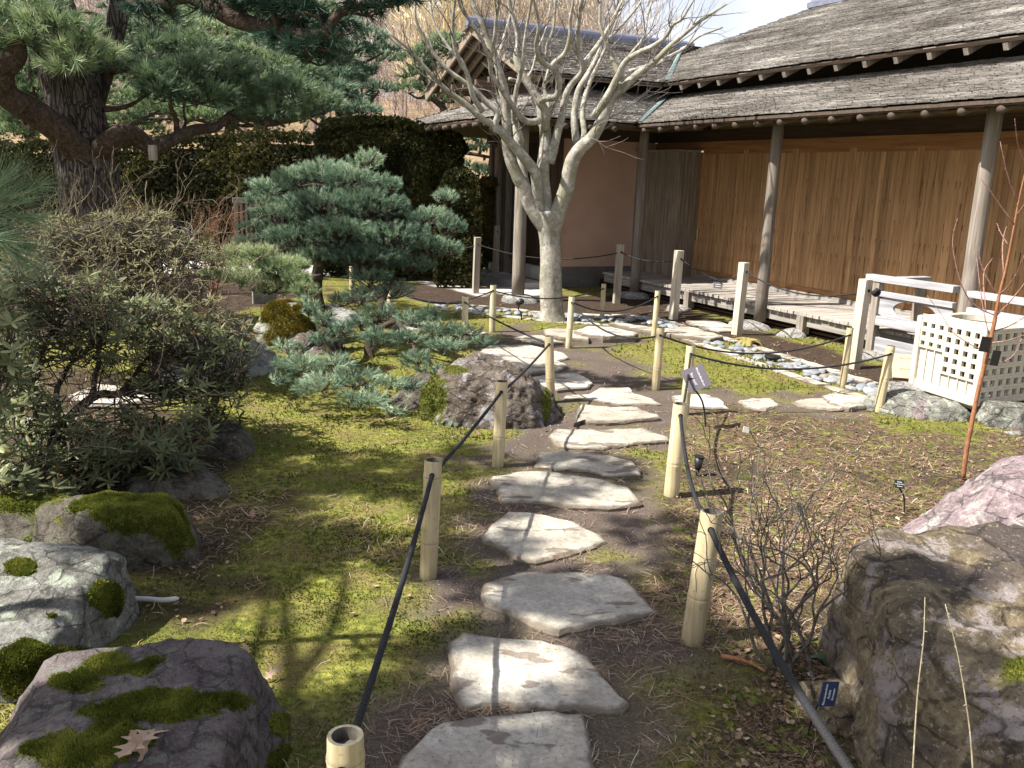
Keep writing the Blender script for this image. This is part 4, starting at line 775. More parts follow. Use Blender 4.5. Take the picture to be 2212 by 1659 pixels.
def sign(name,label,base,centre,xax,yax,w_,h_,face,lines,tsz,post=.006,cat='plant label',txt=WHITE):
    root=empty(name,tuple(base),0,label,cat); c=np.array(centre)-base; x=np.array(xax,float); x/=np.linalg.norm(x); y=np.array(yax,float); y-=x*(x@y); y/=np.linalg.norm(y); n=np.cross(x,y)
    M=np.stack([x,y,n],-1); m=MB(); m.box(c,(w_,h_,.004),.5,M); m.build('face_plate',face,root)
    e=c-y*h_*.35-n*.006; m=MB(); m.tube(smooth_line([[0,0,-.05],[e[0]*.3,e[1]*.3,e[2]*.55],e,c-n*.004],6),post,8); m.build('stake',BLK,root,True)
    for i,(s,dy,k) in enumerate(lines):
        T=np.eye(4); T[:3,:3]=M; T[:3,3]=c+n*.0032+y*dy*h_; text(s,tsz*k,root,T,txt)
    return root
def DIR(a,b,Y): return P(*b,Y)-P(*a,Y)
b=G(1527,922); Ys=5.72
xa=P(1497,850,Ys+.03)-P(1485,802,Ys-.0); ya=P(1522,790,Ys)-P(1485,810,Ys)
# the text runs down the plate; the plate leans back
cpt=P(1504,817,Ys); sign('plant_sign','grey tilted plant sign on a thin black stake, with two white lines',b,cpt,(.30,-.35,-.62),(.70,.30,.28),.16,.17,SIGNG,[('Rhododendron',.18,1),("'Boursault'",-.12,1)],.022)
g=G(1790,1610)*.0+G(1742,1585); c_=P(1790,1499,2.27); sign('plant_label','small blue plant label with white writing, leaning on the ochre rock',g,c_,(.12,.1,1.),(-1,-.3,.12),.075,.055,SIGNB,[('Rhododendron',.25,1),('Azalea',.0,1),('Ericaceae',-.25,.9)],.0105,.003)
g=G(1955,1105); c_=P(1943,1046,g[1]+.0); sign('plant_label','small black plant label on a bent stake behind the pink boulder',g,c_,(1,.1,-.1),(0,.5,.85),.052,.042,SIGNK,[('Prunus',.25,1),('Mountain cherry',.0,.8),('Rosaceae',-.27,.8)],.009,.0045)
g=G(1640,940); sign('plant_label','small silver plant label lying low between the sign and the bare shrub',g,P(1612,928,g[1]),(1,.2,-.3),(.2,.3,.9),.045,.04,PALE,[],.01,.003)
# label hung on the rope
c_=mid+np.array([0,0,-.055]); sl_=empty('rope_sign',tuple(mid),0,'tiny dark sign hanging from the rope before the deck','sign'); m=MB(); m.box((0,0,-.055),(.10,.006,.075),.5,rotz(-.35)); m.build('face_plate',SIGNG,sl_); 
T=np.eye(4); T[:3,:3]=rotz(-.35)@np.array([[1,0,0],[0,0,-1],[0,1,0.]]); T[:3,3]=[0,0,-.055]+rotz(-.35)@np.array([0,-.0045,0]); 
for dz_ in (.012,-.012):
    m=MB(); m.box((0,0,-.055+dz_),(.06,.0075,.005),.5,rotz(-.35)); m.build('lettering',WHITE,sl_)
m=MB(); m.tube([[-.03,0,-.02],[-.03,0,.005]],.002,6); m.tube([[.03,0,-.02],[.03,0,.005]],.002,6); m.build('hanger',BLK,sl_)
# plaque
pb=G(1962,822); pq=empty('stone_plaque',tuple(pb),0,'orange stone plaque with engraved writing, half hidden by the lattice box','plaque'); x=np.array([1,-.25,0.]);x/=np.linalg.norm(x); y=np.array([.2,.75,.75]);y-=x*(x@y);y/=np.linalg.norm(y); n=np.cross(x,y); M=np.stack([x,y,n],-1)
c_=np.array([.06,.08,.10]); m=MB(); m.box(c_,(.34,.26,.03),.5,M); m.build('plaque_face',PLAQ,pq,bevel=.004); m=MB(); m.box(c_-n*.04+[0,0.03,-.03],(.36,.22,.05),.5,M); m.build('plaque_base',R_BROWN,pq,bevel=.01)
for s,dy,k in (('SHOIN HOUSE',.08,1.),('JAPANESE GARDEN',-.035,.8),('2008',-.09,.7)):
    T=np.eye(4); T[:3,:3]=M; T[:3,3]=c_+n*.0155+y*dy; text(s,.033*k,pq,T,INK)
# ================================================================ small fittings
def spot(px,py,lb,h=.09,r=.028,stake=.05):
    g=G(px,py); ro=empty('garden_spotlight',tuple(g),0,lb,'garden light'); m=MB(); m.tube([[0,0,stake],[0,0,stake+h*.2],[.004,0,stake+h]],[r*.6,r*.8,r],16); m.build('lamp_housing',BLK,ro,True)
    m=MB(); m.tube([[.004,0,stake+h+.001],[.005,0,stake+h+.008]],[r*1.12,r*1.12],16); m.build('lamp_rim',BLK,ro); m=MB(); m.tube([[0,0,-.04],[0,0,stake]],[.006,.012],8); m.build('ground_stake',BLK,ro)
spot(1506,1028,'black cone shaped garden light right of the shaded bamboo post',.07,.026,.04); spot(398,872,'black cone shaped garden light on the moss under the rhododendron',.09,.032,.05)
g=G(1128,693); ro=empty('garden_spotlight',tuple(g),0,'black stalked garden light tilted beside the bare tree foot','garden light'); m=MB(); m.tube([[0,0,-.03],[-.02,0,.10],[-.05,0,.13],[-.04,-.02,.2]],.008,8); m.build('stem',BLK,ro,True); m=MB(); m.tube([[-.06,0,.2],[-.01,-.05,.235]],[.03,.035],12); m.build('lamp_housing',BLK,ro,True)
g=G(1668,779); ro=tag(MB().tube([g,g+[0,0,.035],g+[0,0,.036],g+[0,0,.05]],[.06,.07,.078,.075],20).build('drain_cap',BLK,smooth=False),'round black drain cap set among the channel pebbles','drain cap')
# oak leaves, fallen
LEAFM=mat_leafy('dry_leaf',[(0,(.16,.09,.05)),(.5,(.36,.24,.15)),(1,(.55,.42,.33))],.75,.2)
def oak(px,py,z,s,yaw,lb,tilt=(0,0),t=.7):
    half=[(0,1.),(.09,.93),(.18,.9),(.10,.78),(.13,.72),(.34,.72),(.16,.58),(.14,.48),(.42,.40),(.20,.30),(.16,.18),(.38,.02),(.18,.0),(.08,-.12),(.16,-.24),(.05,-.22),(.015,-.3),(.012,-.5)]
    o_=[(x,y) for x,y in half]+[(-x*1.05,y-.03) for x,y in half[::-1]]
    n_=len(half); V=[];F=[]
    for k,(x,y) in enumerate(half): V+= [(x,y,.12*x*x+.03*math.sin(5*y)),(0,y,-.02+.03*math.sin(5*y)),(-x*1.05,y-.02*(x>0),.15*abs(x)+.03*math.sin(5*y))]
    for k in range(n_-1): a=3*k; F+= [[a,a+1,a+4,a+3],[a+1,a+2,a+5,a+4]]
    V=np.array(V)*s; M=rotz(yaw)@np.array(Matrix.Rotation(tilt[0],3,'X'))@np.array(Matrix.Rotation(tilt[1],3,'Y')); g=G(px,py,z)
    return tag(MB().add(V@M.T,F,t).build('oak_leaf',LEAFM,smooth=False,loc=tuple(g)),lb,'oak leaf')
OAKZ=.235
LPOS={}
# ================================================================ trees: helpers
def bark(name,cols,sc=12,st=(1,1,.25),lich=None,bs=.8,green=None):
    n=NT(name,.9,.15); v=n.co(st); a=n.noise(sc,8,v,.7,1.2); f=n.noise(sc*6,5)
    c=n.ramp(a,[(.3,cols[0]),(.5,cols[1]),(.7,cols[2])]); c=n.mix(.6,c,n.ramp(f,[(.3,.7),(.7,1.25)]),'MULTIPLY')
    if lich: c=n.mix(n.ramp(n.noise(sc*1.5,6,rough=.7),[(.5,0.),(.6,.8)]),c,lich)
    if green: c=n.mix(n.ramp(n.noise(sc*.5,4),[(.5,0.),(.62,.6)]),c,green)
    n.color(c); n.bump(a,bs,.03); return n.m
def pine_bark():
    n=NT('pine_bark',.9,.15); v=n.co((1,1,.13)); wv=n.N('ShaderNodeMix',data_type='VECTOR'); nz=n.N('ShaderNodeTexNoise'); nz.inputs['Scale'].default_value=6; n.L(v,nz.inputs['Vector']); wv.inputs[0].default_value=.12; n.L(v,wv.inputs[4]); n.L(nz.outputs['Color'],wv.inputs[5])
    e=n.vor(30,wv.outputs[1],'DISTANCE_TO_EDGE'); a=n.noise(40,6,n.co((1,1,.4)),.7); g=n.noise(2.,4); k=n.ramp(e,[(.0,0.),(.12,1.)])
    c=n.mix(k,(.05,.04,.034),n.ramp(a,[(.3,(.065,.052,.045)),(.55,(.12,.098,.088)),(.75,(.22,.19,.175))])); c=n.mix(n.ramp(g,[(.5,0.),(.65,.4)]),c,(.05,.055,.03)); n.color(c); n.bump(n.math('ADD',k,n.math('MULTIPLY',a,.5)),1.,.05); return n.m
B_PINE=pine_bark()
B_LIMB=bark('pine_limb_bark',((.025,.018,.014),(.075,.053,.041),(.16,.125,.105)),22,(1,1,1),bs=1.)
B_PALE=bark('smooth_grey_bark',((.15,.13,.105),(.27,.245,.205),(.37,.35,.31)),7,(1,1,.7),(.42,.42,.38),.35,(.2,.2,.12))
B_TWIG=bark('twig_bark',((.10,.085,.075),(.19,.165,.15),(.3,.27,.25)),20,(1,1,1),bs=.2)
B_DARK=bark('shrub_bark',((.025,.018,.013),(.065,.05,.038),(.15,.125,.10)),30,(1,1,1),bs=.4)
B_MOSS=bark('mossy_bark',((.014,.012,.009),(.035,.03,.018),(.10,.09,.02)),14,(1,1,1))
B_RED=bark('red_sapling_bark',((.17,.07,.035),(.28,.125,.065),(.36,.2,.12)),30,(1,1,.5),bs=.3)
N_BLUE=mat_leafy('blue_green_needles',[(0,(.042,.078,.052)),(.35,(.115,.185,.125)),(.7,(.235,.335,.22)),(1,(.42,.51,.34))],.5,.2)
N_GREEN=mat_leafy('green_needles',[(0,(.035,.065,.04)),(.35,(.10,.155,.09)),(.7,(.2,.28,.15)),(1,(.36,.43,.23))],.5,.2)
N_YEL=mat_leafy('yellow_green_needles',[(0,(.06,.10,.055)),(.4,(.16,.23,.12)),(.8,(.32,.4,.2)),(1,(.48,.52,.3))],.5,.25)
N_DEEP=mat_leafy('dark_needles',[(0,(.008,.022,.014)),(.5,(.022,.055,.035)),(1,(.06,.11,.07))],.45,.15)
L_HEDGE=mat_leafy('hedge_leaves',[(0,(.02,.024,.009)),(.45,(.055,.06,.02)),(.8,(.14,.13,.04)),(1,(.24,.2,.06))],.6,.1)
L_RHODO=mat_leafy('rhododendron_leaves',[(0,(.028,.036,.014)),(.4,(.075,.088,.036)),(.75,(.18,.2,.085)),(1,(.38,.4,.2))],.5,.18,.25)
L_BROWN=mat_leafy('bronzed_leaves',[(0,(.04,.038,.018)),(.4,(.10,.095,.042)),(.75,(.2,.19,.09)),(1,(.34,.32,.17))],.55,.18,.2)
BUD=simple('orange_bud',(.35,.15,.04),.6,.3,30,.3)
def shoot_template(nn,ln,w,spread=.9,axis=.06,seed=0,tris=1,droop=0):
    rg=np.random.default_rng(seed); V=[];F=[]
    for i in range(nn):
        a=rg.uniform(0,2*math.pi); t=rg.random()**.8; th=rg.uniform(.25,1.)*spread*(1-.45*t); l=ln*rg.uniform(.7,1.1)
        b=np.array([0,0,axis*(t-1)]); d=np.array([math.sin(th)*math.cos(a),math.sin(th)*math.sin(a),math.cos(th)]); s=np.cross(d,[0,0,1.]);s/=np.linalg.norm(s)+1e-6
        k=len(V); tw=rg.uniform(0,math.pi); s=s*math.cos(tw)+np.cross(d,s)*math.sin(tw)
        V+= [b-s*w/2,b+s*w/2,b+d*l]; F.append([k,k+1,k+2])
    return np.array(V),np.array(F)
def pads(name,parent,plist,mat,ln=.055,w=.0045,nn=30,dens=1.,seed=1,up=.7,rise=.35,spread=.95,axis=.07,core=True,tb=0.,scal=1.):
    """plist: (centre xyz, rx, ry, rz [m], tint bias).  Needle shoots over the top and rim of each cushion, twigs within."""
    rg=np.random.default_rng(seed); mb=MB(); tw=MB(); T=[shoot_template(nn,ln*scal,w*scal,spread,axis*scal,seed*10+k) for k in range(4)]
    for (c,rx,ry,rz,b) in plist:
        c=np.array(c,float); k=max(6,int(dens*(rx*ry*math.pi+(rx+ry)*rz*2.2)/(ln*ln*scal*scal)*.85)); 
        d=rg.normal(size=(k,3)); d[:,2]=np.abs(d[:,2])*rg.choice([1,1,1,1,-.5],k); d/=np.linalg.norm(d,axis=1)[:,None]
        r=.55+.45*rg.random(k)**.5; r*=1+.55*vn3(d+c,2.3,2,seed); p=c+d*np.array([rx,ry,rz])*r[:,None]
        dirs=d*np.array([1,1,.5])+np.array([0,0,up])+rg.normal(size=(k,3))*.33; M=frames(dirs,rg)*rg.uniform(.8,1.2,k)[:,None,None]
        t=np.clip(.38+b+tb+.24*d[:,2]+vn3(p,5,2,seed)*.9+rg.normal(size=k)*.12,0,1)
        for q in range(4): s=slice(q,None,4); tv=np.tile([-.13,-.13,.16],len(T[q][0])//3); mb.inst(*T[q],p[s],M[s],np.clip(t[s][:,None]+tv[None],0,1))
        if core:
            o=c+np.array([0,0,-rz*.6])
            for i in rg.choice(k,min(k,max(5,k//7)),replace=False):
                m_=(o+p[i])/2+rg.normal(size=3)*rx*.12+[0,0,-rz*.2]; tw.tube(smooth_line([o,m_,p[i]],3),np.linspace(.007,.0025,7)*max(1,scal),4,cap=False)
    o=mb.build(name,mat,parent); 
    if core and tw.c: tw.build('twigs',B_LIMB,parent)['kind']='stuff'
    return o
def px_pad(cx,cy,rx,ry,Y,b=0,deep=1.):
    s=Y/1950.; return (P(cx,cy,Y),rx*s,rx*s*.85*deep,ry*s,b)
def limb(mb,pts,r0,r1,n=8,k=4,t=.5,wob=.0,seed=0):
    p=smooth_line(pts,k); 
    if wob: p=p+np.stack([vn3(p,3,3,seed+j) for j in range(3)],-1)*wob
    mb.tube(p,np.linspace(r0,r1,len(p)),n,t); return p
def PX(l,Y):        # list of pixels (optionally with its own depth) -> points
    return [P(q[0],q[1],q[2] if len(q)>2 else Y) for q in l]
# ================================================================ large pine on the left
big=empty('pine_tree',tuple(P(230,700,9.)*[1,1,0]),0,'large old pine with a thick furrowed trunk and long needles at the left','pine tree'); bl=-np.array(big.location)
def rel(pts,root): return [np.array(q)-np.array(root.location) for q in pts]
PXB=lambda l,Y=None:[P(q[0],q[1],q[2]+max(0,min(1.7,(q[0]-235)/300*1.7))) for q in l]
tb_=MB(); p=smooth_line(rel(PX([(238,720),(222,560),(205,470),(188,360),(168,260),(140,150),(118,60),(100,-60),(90,-250),(120,-500)],9.),big),7)
nn=20; ang=np.linspace(0,2*math.pi,nn,endpoint=False); rr=np.interp(np.linspace(0,1,len(p)),[0,.12,.35,.6,1],[.36,.28,.27,.22,.14]); tb_.tube(p,rr,28)
V_=tb_.c[0][0]; V_[:-2]+= (vn3(V_[:-2]*[1,1,.25],14,3,4,True)*.07)[:,None]*((V_[:-2]-np.repeat(p,28,0))/np.repeat(rr,28)[:,None])
tb_.build('trunk',B_PINE,big,True); tb_=MB()
limb(tb_,rel(PX([(205,350,8.95),(165,320,8.8),(120,275,8.6),(60,235,8.4),(15,205,8.3),(5,160,8.2),(35,120,8.2),(20,60,8.1)],9),big),.15,.08,12,5,wob=.05)
limb(tb_,rel(PX([(15,205,8.3),(-60,190,8.2),(-160,210,8.1)],9),big),.11,.06,10,4)
LEAD=MB(); limb(LEAD,rel(PX([(180,300,9.15),(210,190,9.3),(240,90,9.4),(256,20,9.4),(262,-80,9.4),(270,-300,9.4)],9),big),.12,.09,14,5); LEAD.build('leading_stem',B_PINE,big,True)
limb(tb_,rel(PXB([(205,330,8.95),(240,305,8.8),(270,288,8.7),(300,298,8.6),(330,316,8.5),(365,303,8.4),(415,283,8.3),(465,276,8.2),(495,255,8.1),(540,258,8.0),(570,268,7.9)],9),big),.115,.02,12,5,wob=.04)
for l,r0 in (([(335,316,8.5),(300,296,8.45),(284,272,8.4),(305,258,8.4),(342,240,8.4)],.03),([(385,292,8.4),(382,262,8.35),(366,225,8.3),(372,190,8.3)],.035),([(395,290,8.4),(405,265,8.4),(396,240,8.3),(400,190,8.3)],.02),([(468,275,8.2),(495,245,8.15),(530,225,8.1)],.022),([(500,255,8.1),(545,245,8.1),(600,262,8)],.018),([(222,160,9.3),(265,148,9.1),(300,160,8.9),(340,190,8.7)],.06),([(100,270,8.5),(60,250,8.3),(40,245,8.2),(70,215,8.2)],.03),([(225,240,9.0),(280,230,8.9),(330,200,8.7)],.03)):
    limb(tb_,rel(PXB(l),big),r0,r0*.35,7,4,wob=.05,seed=3)
# the high branch that crosses the top of the view
limb(tb_,rel(PX([(262,-60,9.2),(300,8,8.4),(350,0,7.6),(400,-15,7.0),(450,5,6.8),(500,38,6.7),(560,58,6.6),(620,72,6.5),(660,78,6.4),(694,76,6.4),(712,58,6.4),(738,26,6.4),(790,10,6.4),(850,8,6.4)],9),big),.085,.022,12,5,wob=.03)
for l,r0 in (([(600,68,6.5),(590,30,6.5),(560,-20,6.5)],.03),([(694,76,6.4),(690,40,6.4),(640,30,6.4),(600,40,6.4)],.018),([(740,30,6.4),(760,-10,6.4),(790,-60,6.4)],.02),([(510,45,6.7),(520,0,6.7),(540,-40,6.7)],.025)): limb(tb_,rel(PX(l,9),big),r0,r0*.35,7,4)
tb_.build('limbs',B_LIMB,big,True)
bp=[(50,30,110,48,8.4,.0),(120,75,110,45,8.3,.1),(185,110,70,30,8.2,.15),(150,140,50,18,8.1,.15),(30,90,60,30,8.2,0),(-60,60,90,60,8.2,0),(-80,170,70,40,8.0,-.1)]
FZ=lambda x:max(0,min(1.7,(x-235)/300*1.7))
def relp(l,root): return [(c-np.array(root.location),a,b,d,e) for c,a,b,d,e in l]
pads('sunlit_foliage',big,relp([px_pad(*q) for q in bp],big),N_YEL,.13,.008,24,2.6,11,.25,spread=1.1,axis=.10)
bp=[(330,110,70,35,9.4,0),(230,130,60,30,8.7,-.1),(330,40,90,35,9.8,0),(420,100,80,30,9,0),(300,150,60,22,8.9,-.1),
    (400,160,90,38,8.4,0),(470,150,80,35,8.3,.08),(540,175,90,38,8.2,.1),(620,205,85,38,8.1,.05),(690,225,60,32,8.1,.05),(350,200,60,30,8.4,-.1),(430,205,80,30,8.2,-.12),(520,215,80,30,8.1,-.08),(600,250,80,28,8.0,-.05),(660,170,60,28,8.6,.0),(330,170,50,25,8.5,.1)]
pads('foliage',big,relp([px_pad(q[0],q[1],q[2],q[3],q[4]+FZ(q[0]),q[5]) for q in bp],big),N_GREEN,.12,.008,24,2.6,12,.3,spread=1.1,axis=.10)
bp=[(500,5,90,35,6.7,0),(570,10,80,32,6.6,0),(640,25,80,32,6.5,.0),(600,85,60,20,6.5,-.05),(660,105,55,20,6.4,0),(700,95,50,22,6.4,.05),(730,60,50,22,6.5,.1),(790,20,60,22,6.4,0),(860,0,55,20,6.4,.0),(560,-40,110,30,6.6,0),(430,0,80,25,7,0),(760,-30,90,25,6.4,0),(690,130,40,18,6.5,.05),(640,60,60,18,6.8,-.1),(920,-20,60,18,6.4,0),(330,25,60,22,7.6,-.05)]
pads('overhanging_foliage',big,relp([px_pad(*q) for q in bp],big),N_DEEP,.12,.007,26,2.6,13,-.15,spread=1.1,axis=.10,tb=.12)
# unseen crown pads, placed sunward so their shadows fall on chosen spots
SD=np.array(sdir)
def above(g,z): g=np.array(g,float); return g+SD*((z-g[2])/SD[2])
rgc=np.random.default_rng(77); hp=[]
for i in range(16):          # unseen pads set to throw shade on the hedge
    g=np.array([rgc.uniform(-5.5,-1.),13.6,rgc.uniform(.6,2.)]); c=above(g,rgc.uniform(4.6,6.2)); hp.append((c-np.array(big.location),rgc.uniform(.4,.8),rgc.uniform(.4,.8),.16,0))
for i in range(9): g=np.array([-4.1+rgc.normal()*.25,9.,rgc.uniform(.4,2.2)]); c=above(g,rgc.uniform(4.2,5.4)); hp.append((c-np.array(big.location),rgc.uniform(.35,.6),rgc.uniform(.35,.6),.16,0))  # more unseen pads, set to shade the trunk
for i in range(0): g=np.array([rgc.uniform(-3.5,-2.),rgc.uniform(4.2,6.5),.9]); c=above(g,rgc.uniform(4.2,5.4)); hp.append((c-np.array(big.location),rgc.uniform(.3,.5),rgc.uniform(.3,.5),.16,0))
hp=[q for q in hp if proj(q[0]+np.array(big.location))[1]<-60 or proj(q[0]+np.array(big.location))[0]<-100]
pads('unseen_shade_crown',big,hp,N_GREEN,.14,.012,16,1.5,14,.3,spread=1.1,axis=.10,core=False)
# ================================================================ dwarf pine in the middle
dw=empty('dwarf_pine',tuple(P(712,765,7.8)*[1,1,0]),0,'blue-green dwarf pine with cushion-like branches beside the mossy lawn','pine tree')
t_=MB(); limb(t_,rel(PX([(722,780,7.75),(712,745,7.8),(695,690,7.9),(684,635,8),(686,590,8.1),(700,540,8.2),(722,500,8.3),(745,440,8.4),(770,380,8.5)],8),dw),.085,.02,12,5,wob=.03); t_.build('trunk',B_MOSS,dw,True)
t_=MB()
for l,r0 in (([(800,790,7.7),(796,745,7.8),(815,690,7.9),(835,640,8),(850,600,8.1)],.05),([(690,600,8.0),(640,600,7.4),(580,600,7.1),(500,585,7.1)],.035),([(700,540,8.2),(640,500,8.3),(580,470,8.4)],.03),([(725,500,8.3),(800,480,8.3),(880,490,8.3),(950,460,8.3)],.035),([(745,440,8.4),(700,400,8.4),(640,400,8.4)],.025),([(800,720,7.8),(860,690,7.7),(900,705,7.6),(980,715,7.2),(1040,735,7.0)],.03),([(705,720,7.8),(675,740,7.3),(650,770,6.8),(610,780,6.6)],.025),([(705,730,7.8),(725,760,7.2),(770,810,6.4),(840,872,5.8)],.03),([(770,380,8.5),(800,350,8.5),(815,330,8.5)],.018),([(860,690,7.7),(890,740,7.0),(905,780,6.5)],.02)):
    limb(t_,rel(PX(l,8),dw),r0,r0*.3,8,4,wob=.06,seed=8)
t_.build('limbs',B_LIMB,dw,True)
dp_=[(700,375,75,35,8.6,.1),(795,350,42,30,8.6,.15),(760,385,70,30,8.4,.05),(590,405,60,25,8.5,.12),(640,385,60,28,8.6,.1),(560,430,40,18,8.4,.1),(820,400,55,28,8.5,.05),(850,450,45,25,8.5,0),(965,425,30,18,8.3,.15),(930,470,60,28,8.4,.1),(975,490,38,28,8.3,.08),(700,440,110,38,8.4,0),(800,440,90,40,8.3,0),(610,460,80,28,8.4,0),(560,490,45,18,8.4,.0),(530,520,35,14,8.4,0),(640,510,90,28,8.3,-.05),(740,500,110,35,8.2,-.05),(850,510,100,38,8.2,-.05),(930,530,70,30,8.3,-.02),(790,550,110,30,8.2,-.12),(890,570,60,25,8.3,-.1),(970,540,40,25,8.3,.0),(680,550,60,22,8.2,-.1),(620,530,60,20,8.5,-.08)]
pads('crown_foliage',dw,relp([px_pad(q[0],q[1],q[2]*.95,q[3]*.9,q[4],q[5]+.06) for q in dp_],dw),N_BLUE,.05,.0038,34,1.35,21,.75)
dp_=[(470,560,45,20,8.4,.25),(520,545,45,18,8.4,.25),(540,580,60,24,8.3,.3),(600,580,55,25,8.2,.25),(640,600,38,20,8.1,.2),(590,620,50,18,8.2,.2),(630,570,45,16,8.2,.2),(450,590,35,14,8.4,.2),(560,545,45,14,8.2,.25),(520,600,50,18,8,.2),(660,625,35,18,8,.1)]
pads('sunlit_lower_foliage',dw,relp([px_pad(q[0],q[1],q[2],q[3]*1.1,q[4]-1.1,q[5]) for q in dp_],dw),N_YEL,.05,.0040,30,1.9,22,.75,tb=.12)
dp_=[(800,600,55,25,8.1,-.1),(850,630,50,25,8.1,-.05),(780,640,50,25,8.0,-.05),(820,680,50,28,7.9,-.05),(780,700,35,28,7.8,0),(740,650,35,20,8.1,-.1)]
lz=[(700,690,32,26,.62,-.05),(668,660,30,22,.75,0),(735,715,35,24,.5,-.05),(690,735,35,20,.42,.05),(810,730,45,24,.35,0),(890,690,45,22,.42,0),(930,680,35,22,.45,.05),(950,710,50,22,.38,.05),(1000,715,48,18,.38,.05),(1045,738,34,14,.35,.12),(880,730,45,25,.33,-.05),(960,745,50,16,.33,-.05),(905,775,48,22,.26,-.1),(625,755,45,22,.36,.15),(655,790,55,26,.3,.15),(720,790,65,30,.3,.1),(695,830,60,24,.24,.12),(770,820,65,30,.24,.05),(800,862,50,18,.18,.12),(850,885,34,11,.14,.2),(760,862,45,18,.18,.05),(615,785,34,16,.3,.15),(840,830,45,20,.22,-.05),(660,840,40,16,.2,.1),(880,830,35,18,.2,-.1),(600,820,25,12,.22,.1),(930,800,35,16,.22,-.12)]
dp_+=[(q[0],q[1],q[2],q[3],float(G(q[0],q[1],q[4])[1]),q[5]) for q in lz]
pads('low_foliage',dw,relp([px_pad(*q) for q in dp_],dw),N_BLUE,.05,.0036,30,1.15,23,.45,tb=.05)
# ================================================================ branch of another pine at the left edge
ne=empty('pine_tree',(-3.6,1.4,0),0,'long dark needled pine whose branch tip enters at the left edge','pine tree')
t_=MB(); limb(t_,rel([(-3.6,1.4,-.05),(-3.7,1.45,1.2),(-3.5,1.3,2.6),(-3.8,1.2,4.2),(-3.9,1.0,5.4)],ne),.17,.07,14,5); limb(t_,rel([(-3.68,1.42,1.0),(-2.8,2.2,1.35),P(-150,440,2.5),P(-60,470,2.45),P(85,440,2.4)],ne),.03,.008,8,5); limb(t_,rel([P(-150,440,2.5),P(-60,540,2.45),P(0,560,2.4)],ne),.015,.005,8,5); t_.build('trunk',B_LIMB,ne,True)
mb=MB(); rgn=np.random.default_rng(31); T=shoot_template(120,.13,.0019,1.15,.12,5)
sp=[(P(x,y,Yd),np.array(dv,float)) for x,y,Yd,dv in ((40,430,2.4,(1,-.2,.15)),(80,400,2.5,(1,-.1,.3)),(70,470,2.4,(1,0,-.05)),(60,530,2.4,(.9,0,-.35)),(20,380,2.5,(.6,0,.7)),(50,560,2.45,(.6,0,-.6)),(-10,400,2.4,(.5,0,.8)),(-30,450,2.45,(.9,0,.2)),(10,490,2.4,(1,0,-.25)),(-20,560,2.4,(.9,0,-.4)),(-60,500,2.45,(.7,0,0)),(-90,420,2.5,(.3,0,.9)),(-60,580,2.4,(.6,0,-.6)),(0,520,2.35,(.8,-.3,-.3)))]
mb.inst(*T,np.array([q[0] for q in sp])-np.array(ne.location),frames(np.array([q[1] for q in sp]),rgn),np.clip(rgn.normal(.6,.15,len(sp)),0,1)); mb.build('needles',N_GREEN,ne)
SHADE=[(345,1010),(600,985),(860,985),(1065,955),(1180,985),(1330,1000),(1400,1100),(1480,1160),(1520,1400),(1900,1450),(2212,1500),(2212,1800),(300,1800),(700,1480),(420,1420),(300,1240)]  # ground area that the unseen pads below are placed to shade
LIT=[(700,900,400,60),(640,1345,260,75),(850,1270,150,45),(1210,1235,130,30),(560,1480,120,70),(1180,1440,60,25),(1500,1640,120,40),(800,1430,90,40),(1060,1640,60,40),(1130,1140,60,25),(1700,1560,70,40)]
hp=[]; rgc=np.random.default_rng(78); sh_=[(q[0],q[1],0) for q in SHADE]
while len(hp)<175:
    a,b=rgc.uniform(300,2212),rgc.uniform(950,1800)
    if not inpoly(np.array([a]),np.array([b]),np.array(sh_))[0]: continue
    if any(((a-x)/(rx+25))**2+((b-y)/(ry+18))**2<1 for x,y,rx,ry in LIT): continue
    if rgc.random()<(.6 if a>1030 and a<1420 else (.25 if a>1420 else 0)): continue
    c=above(G(a,b),rgc.uniform(3.6,5.4)); rr_=rgc.uniform(.15,.27)*(1 if b<1300 else .75)*(1.25 if a<640 and b<1320 else 1); hp.append((c-np.array(ne.location),rr_,rr_,.07,0))
hp=[q for q in hp if proj(q[0]+np.array(ne.location))[1]<-150 or proj(q[0]+np.array(ne.location))[0]<-150]
t_=MB()
for j in range(0,len(hp),17): c=hp[j][0]; s0=np.array([-.2,-.2,min(c[2]-.3,4.9)]); t_.tube(smooth_line([s0,(s0+c)/2+[0,0,.15],c],4),np.linspace(.04,.012,9),6)
t_.build('limbs',B_LIMB,ne,True)
pads('unseen_shade_crown',ne,hp,N_GREEN,.12,.011,18,4.2,15,.3,spread=1.1,axis=.10,core=False)  # unseen pads added towards the sun to cast the dapples
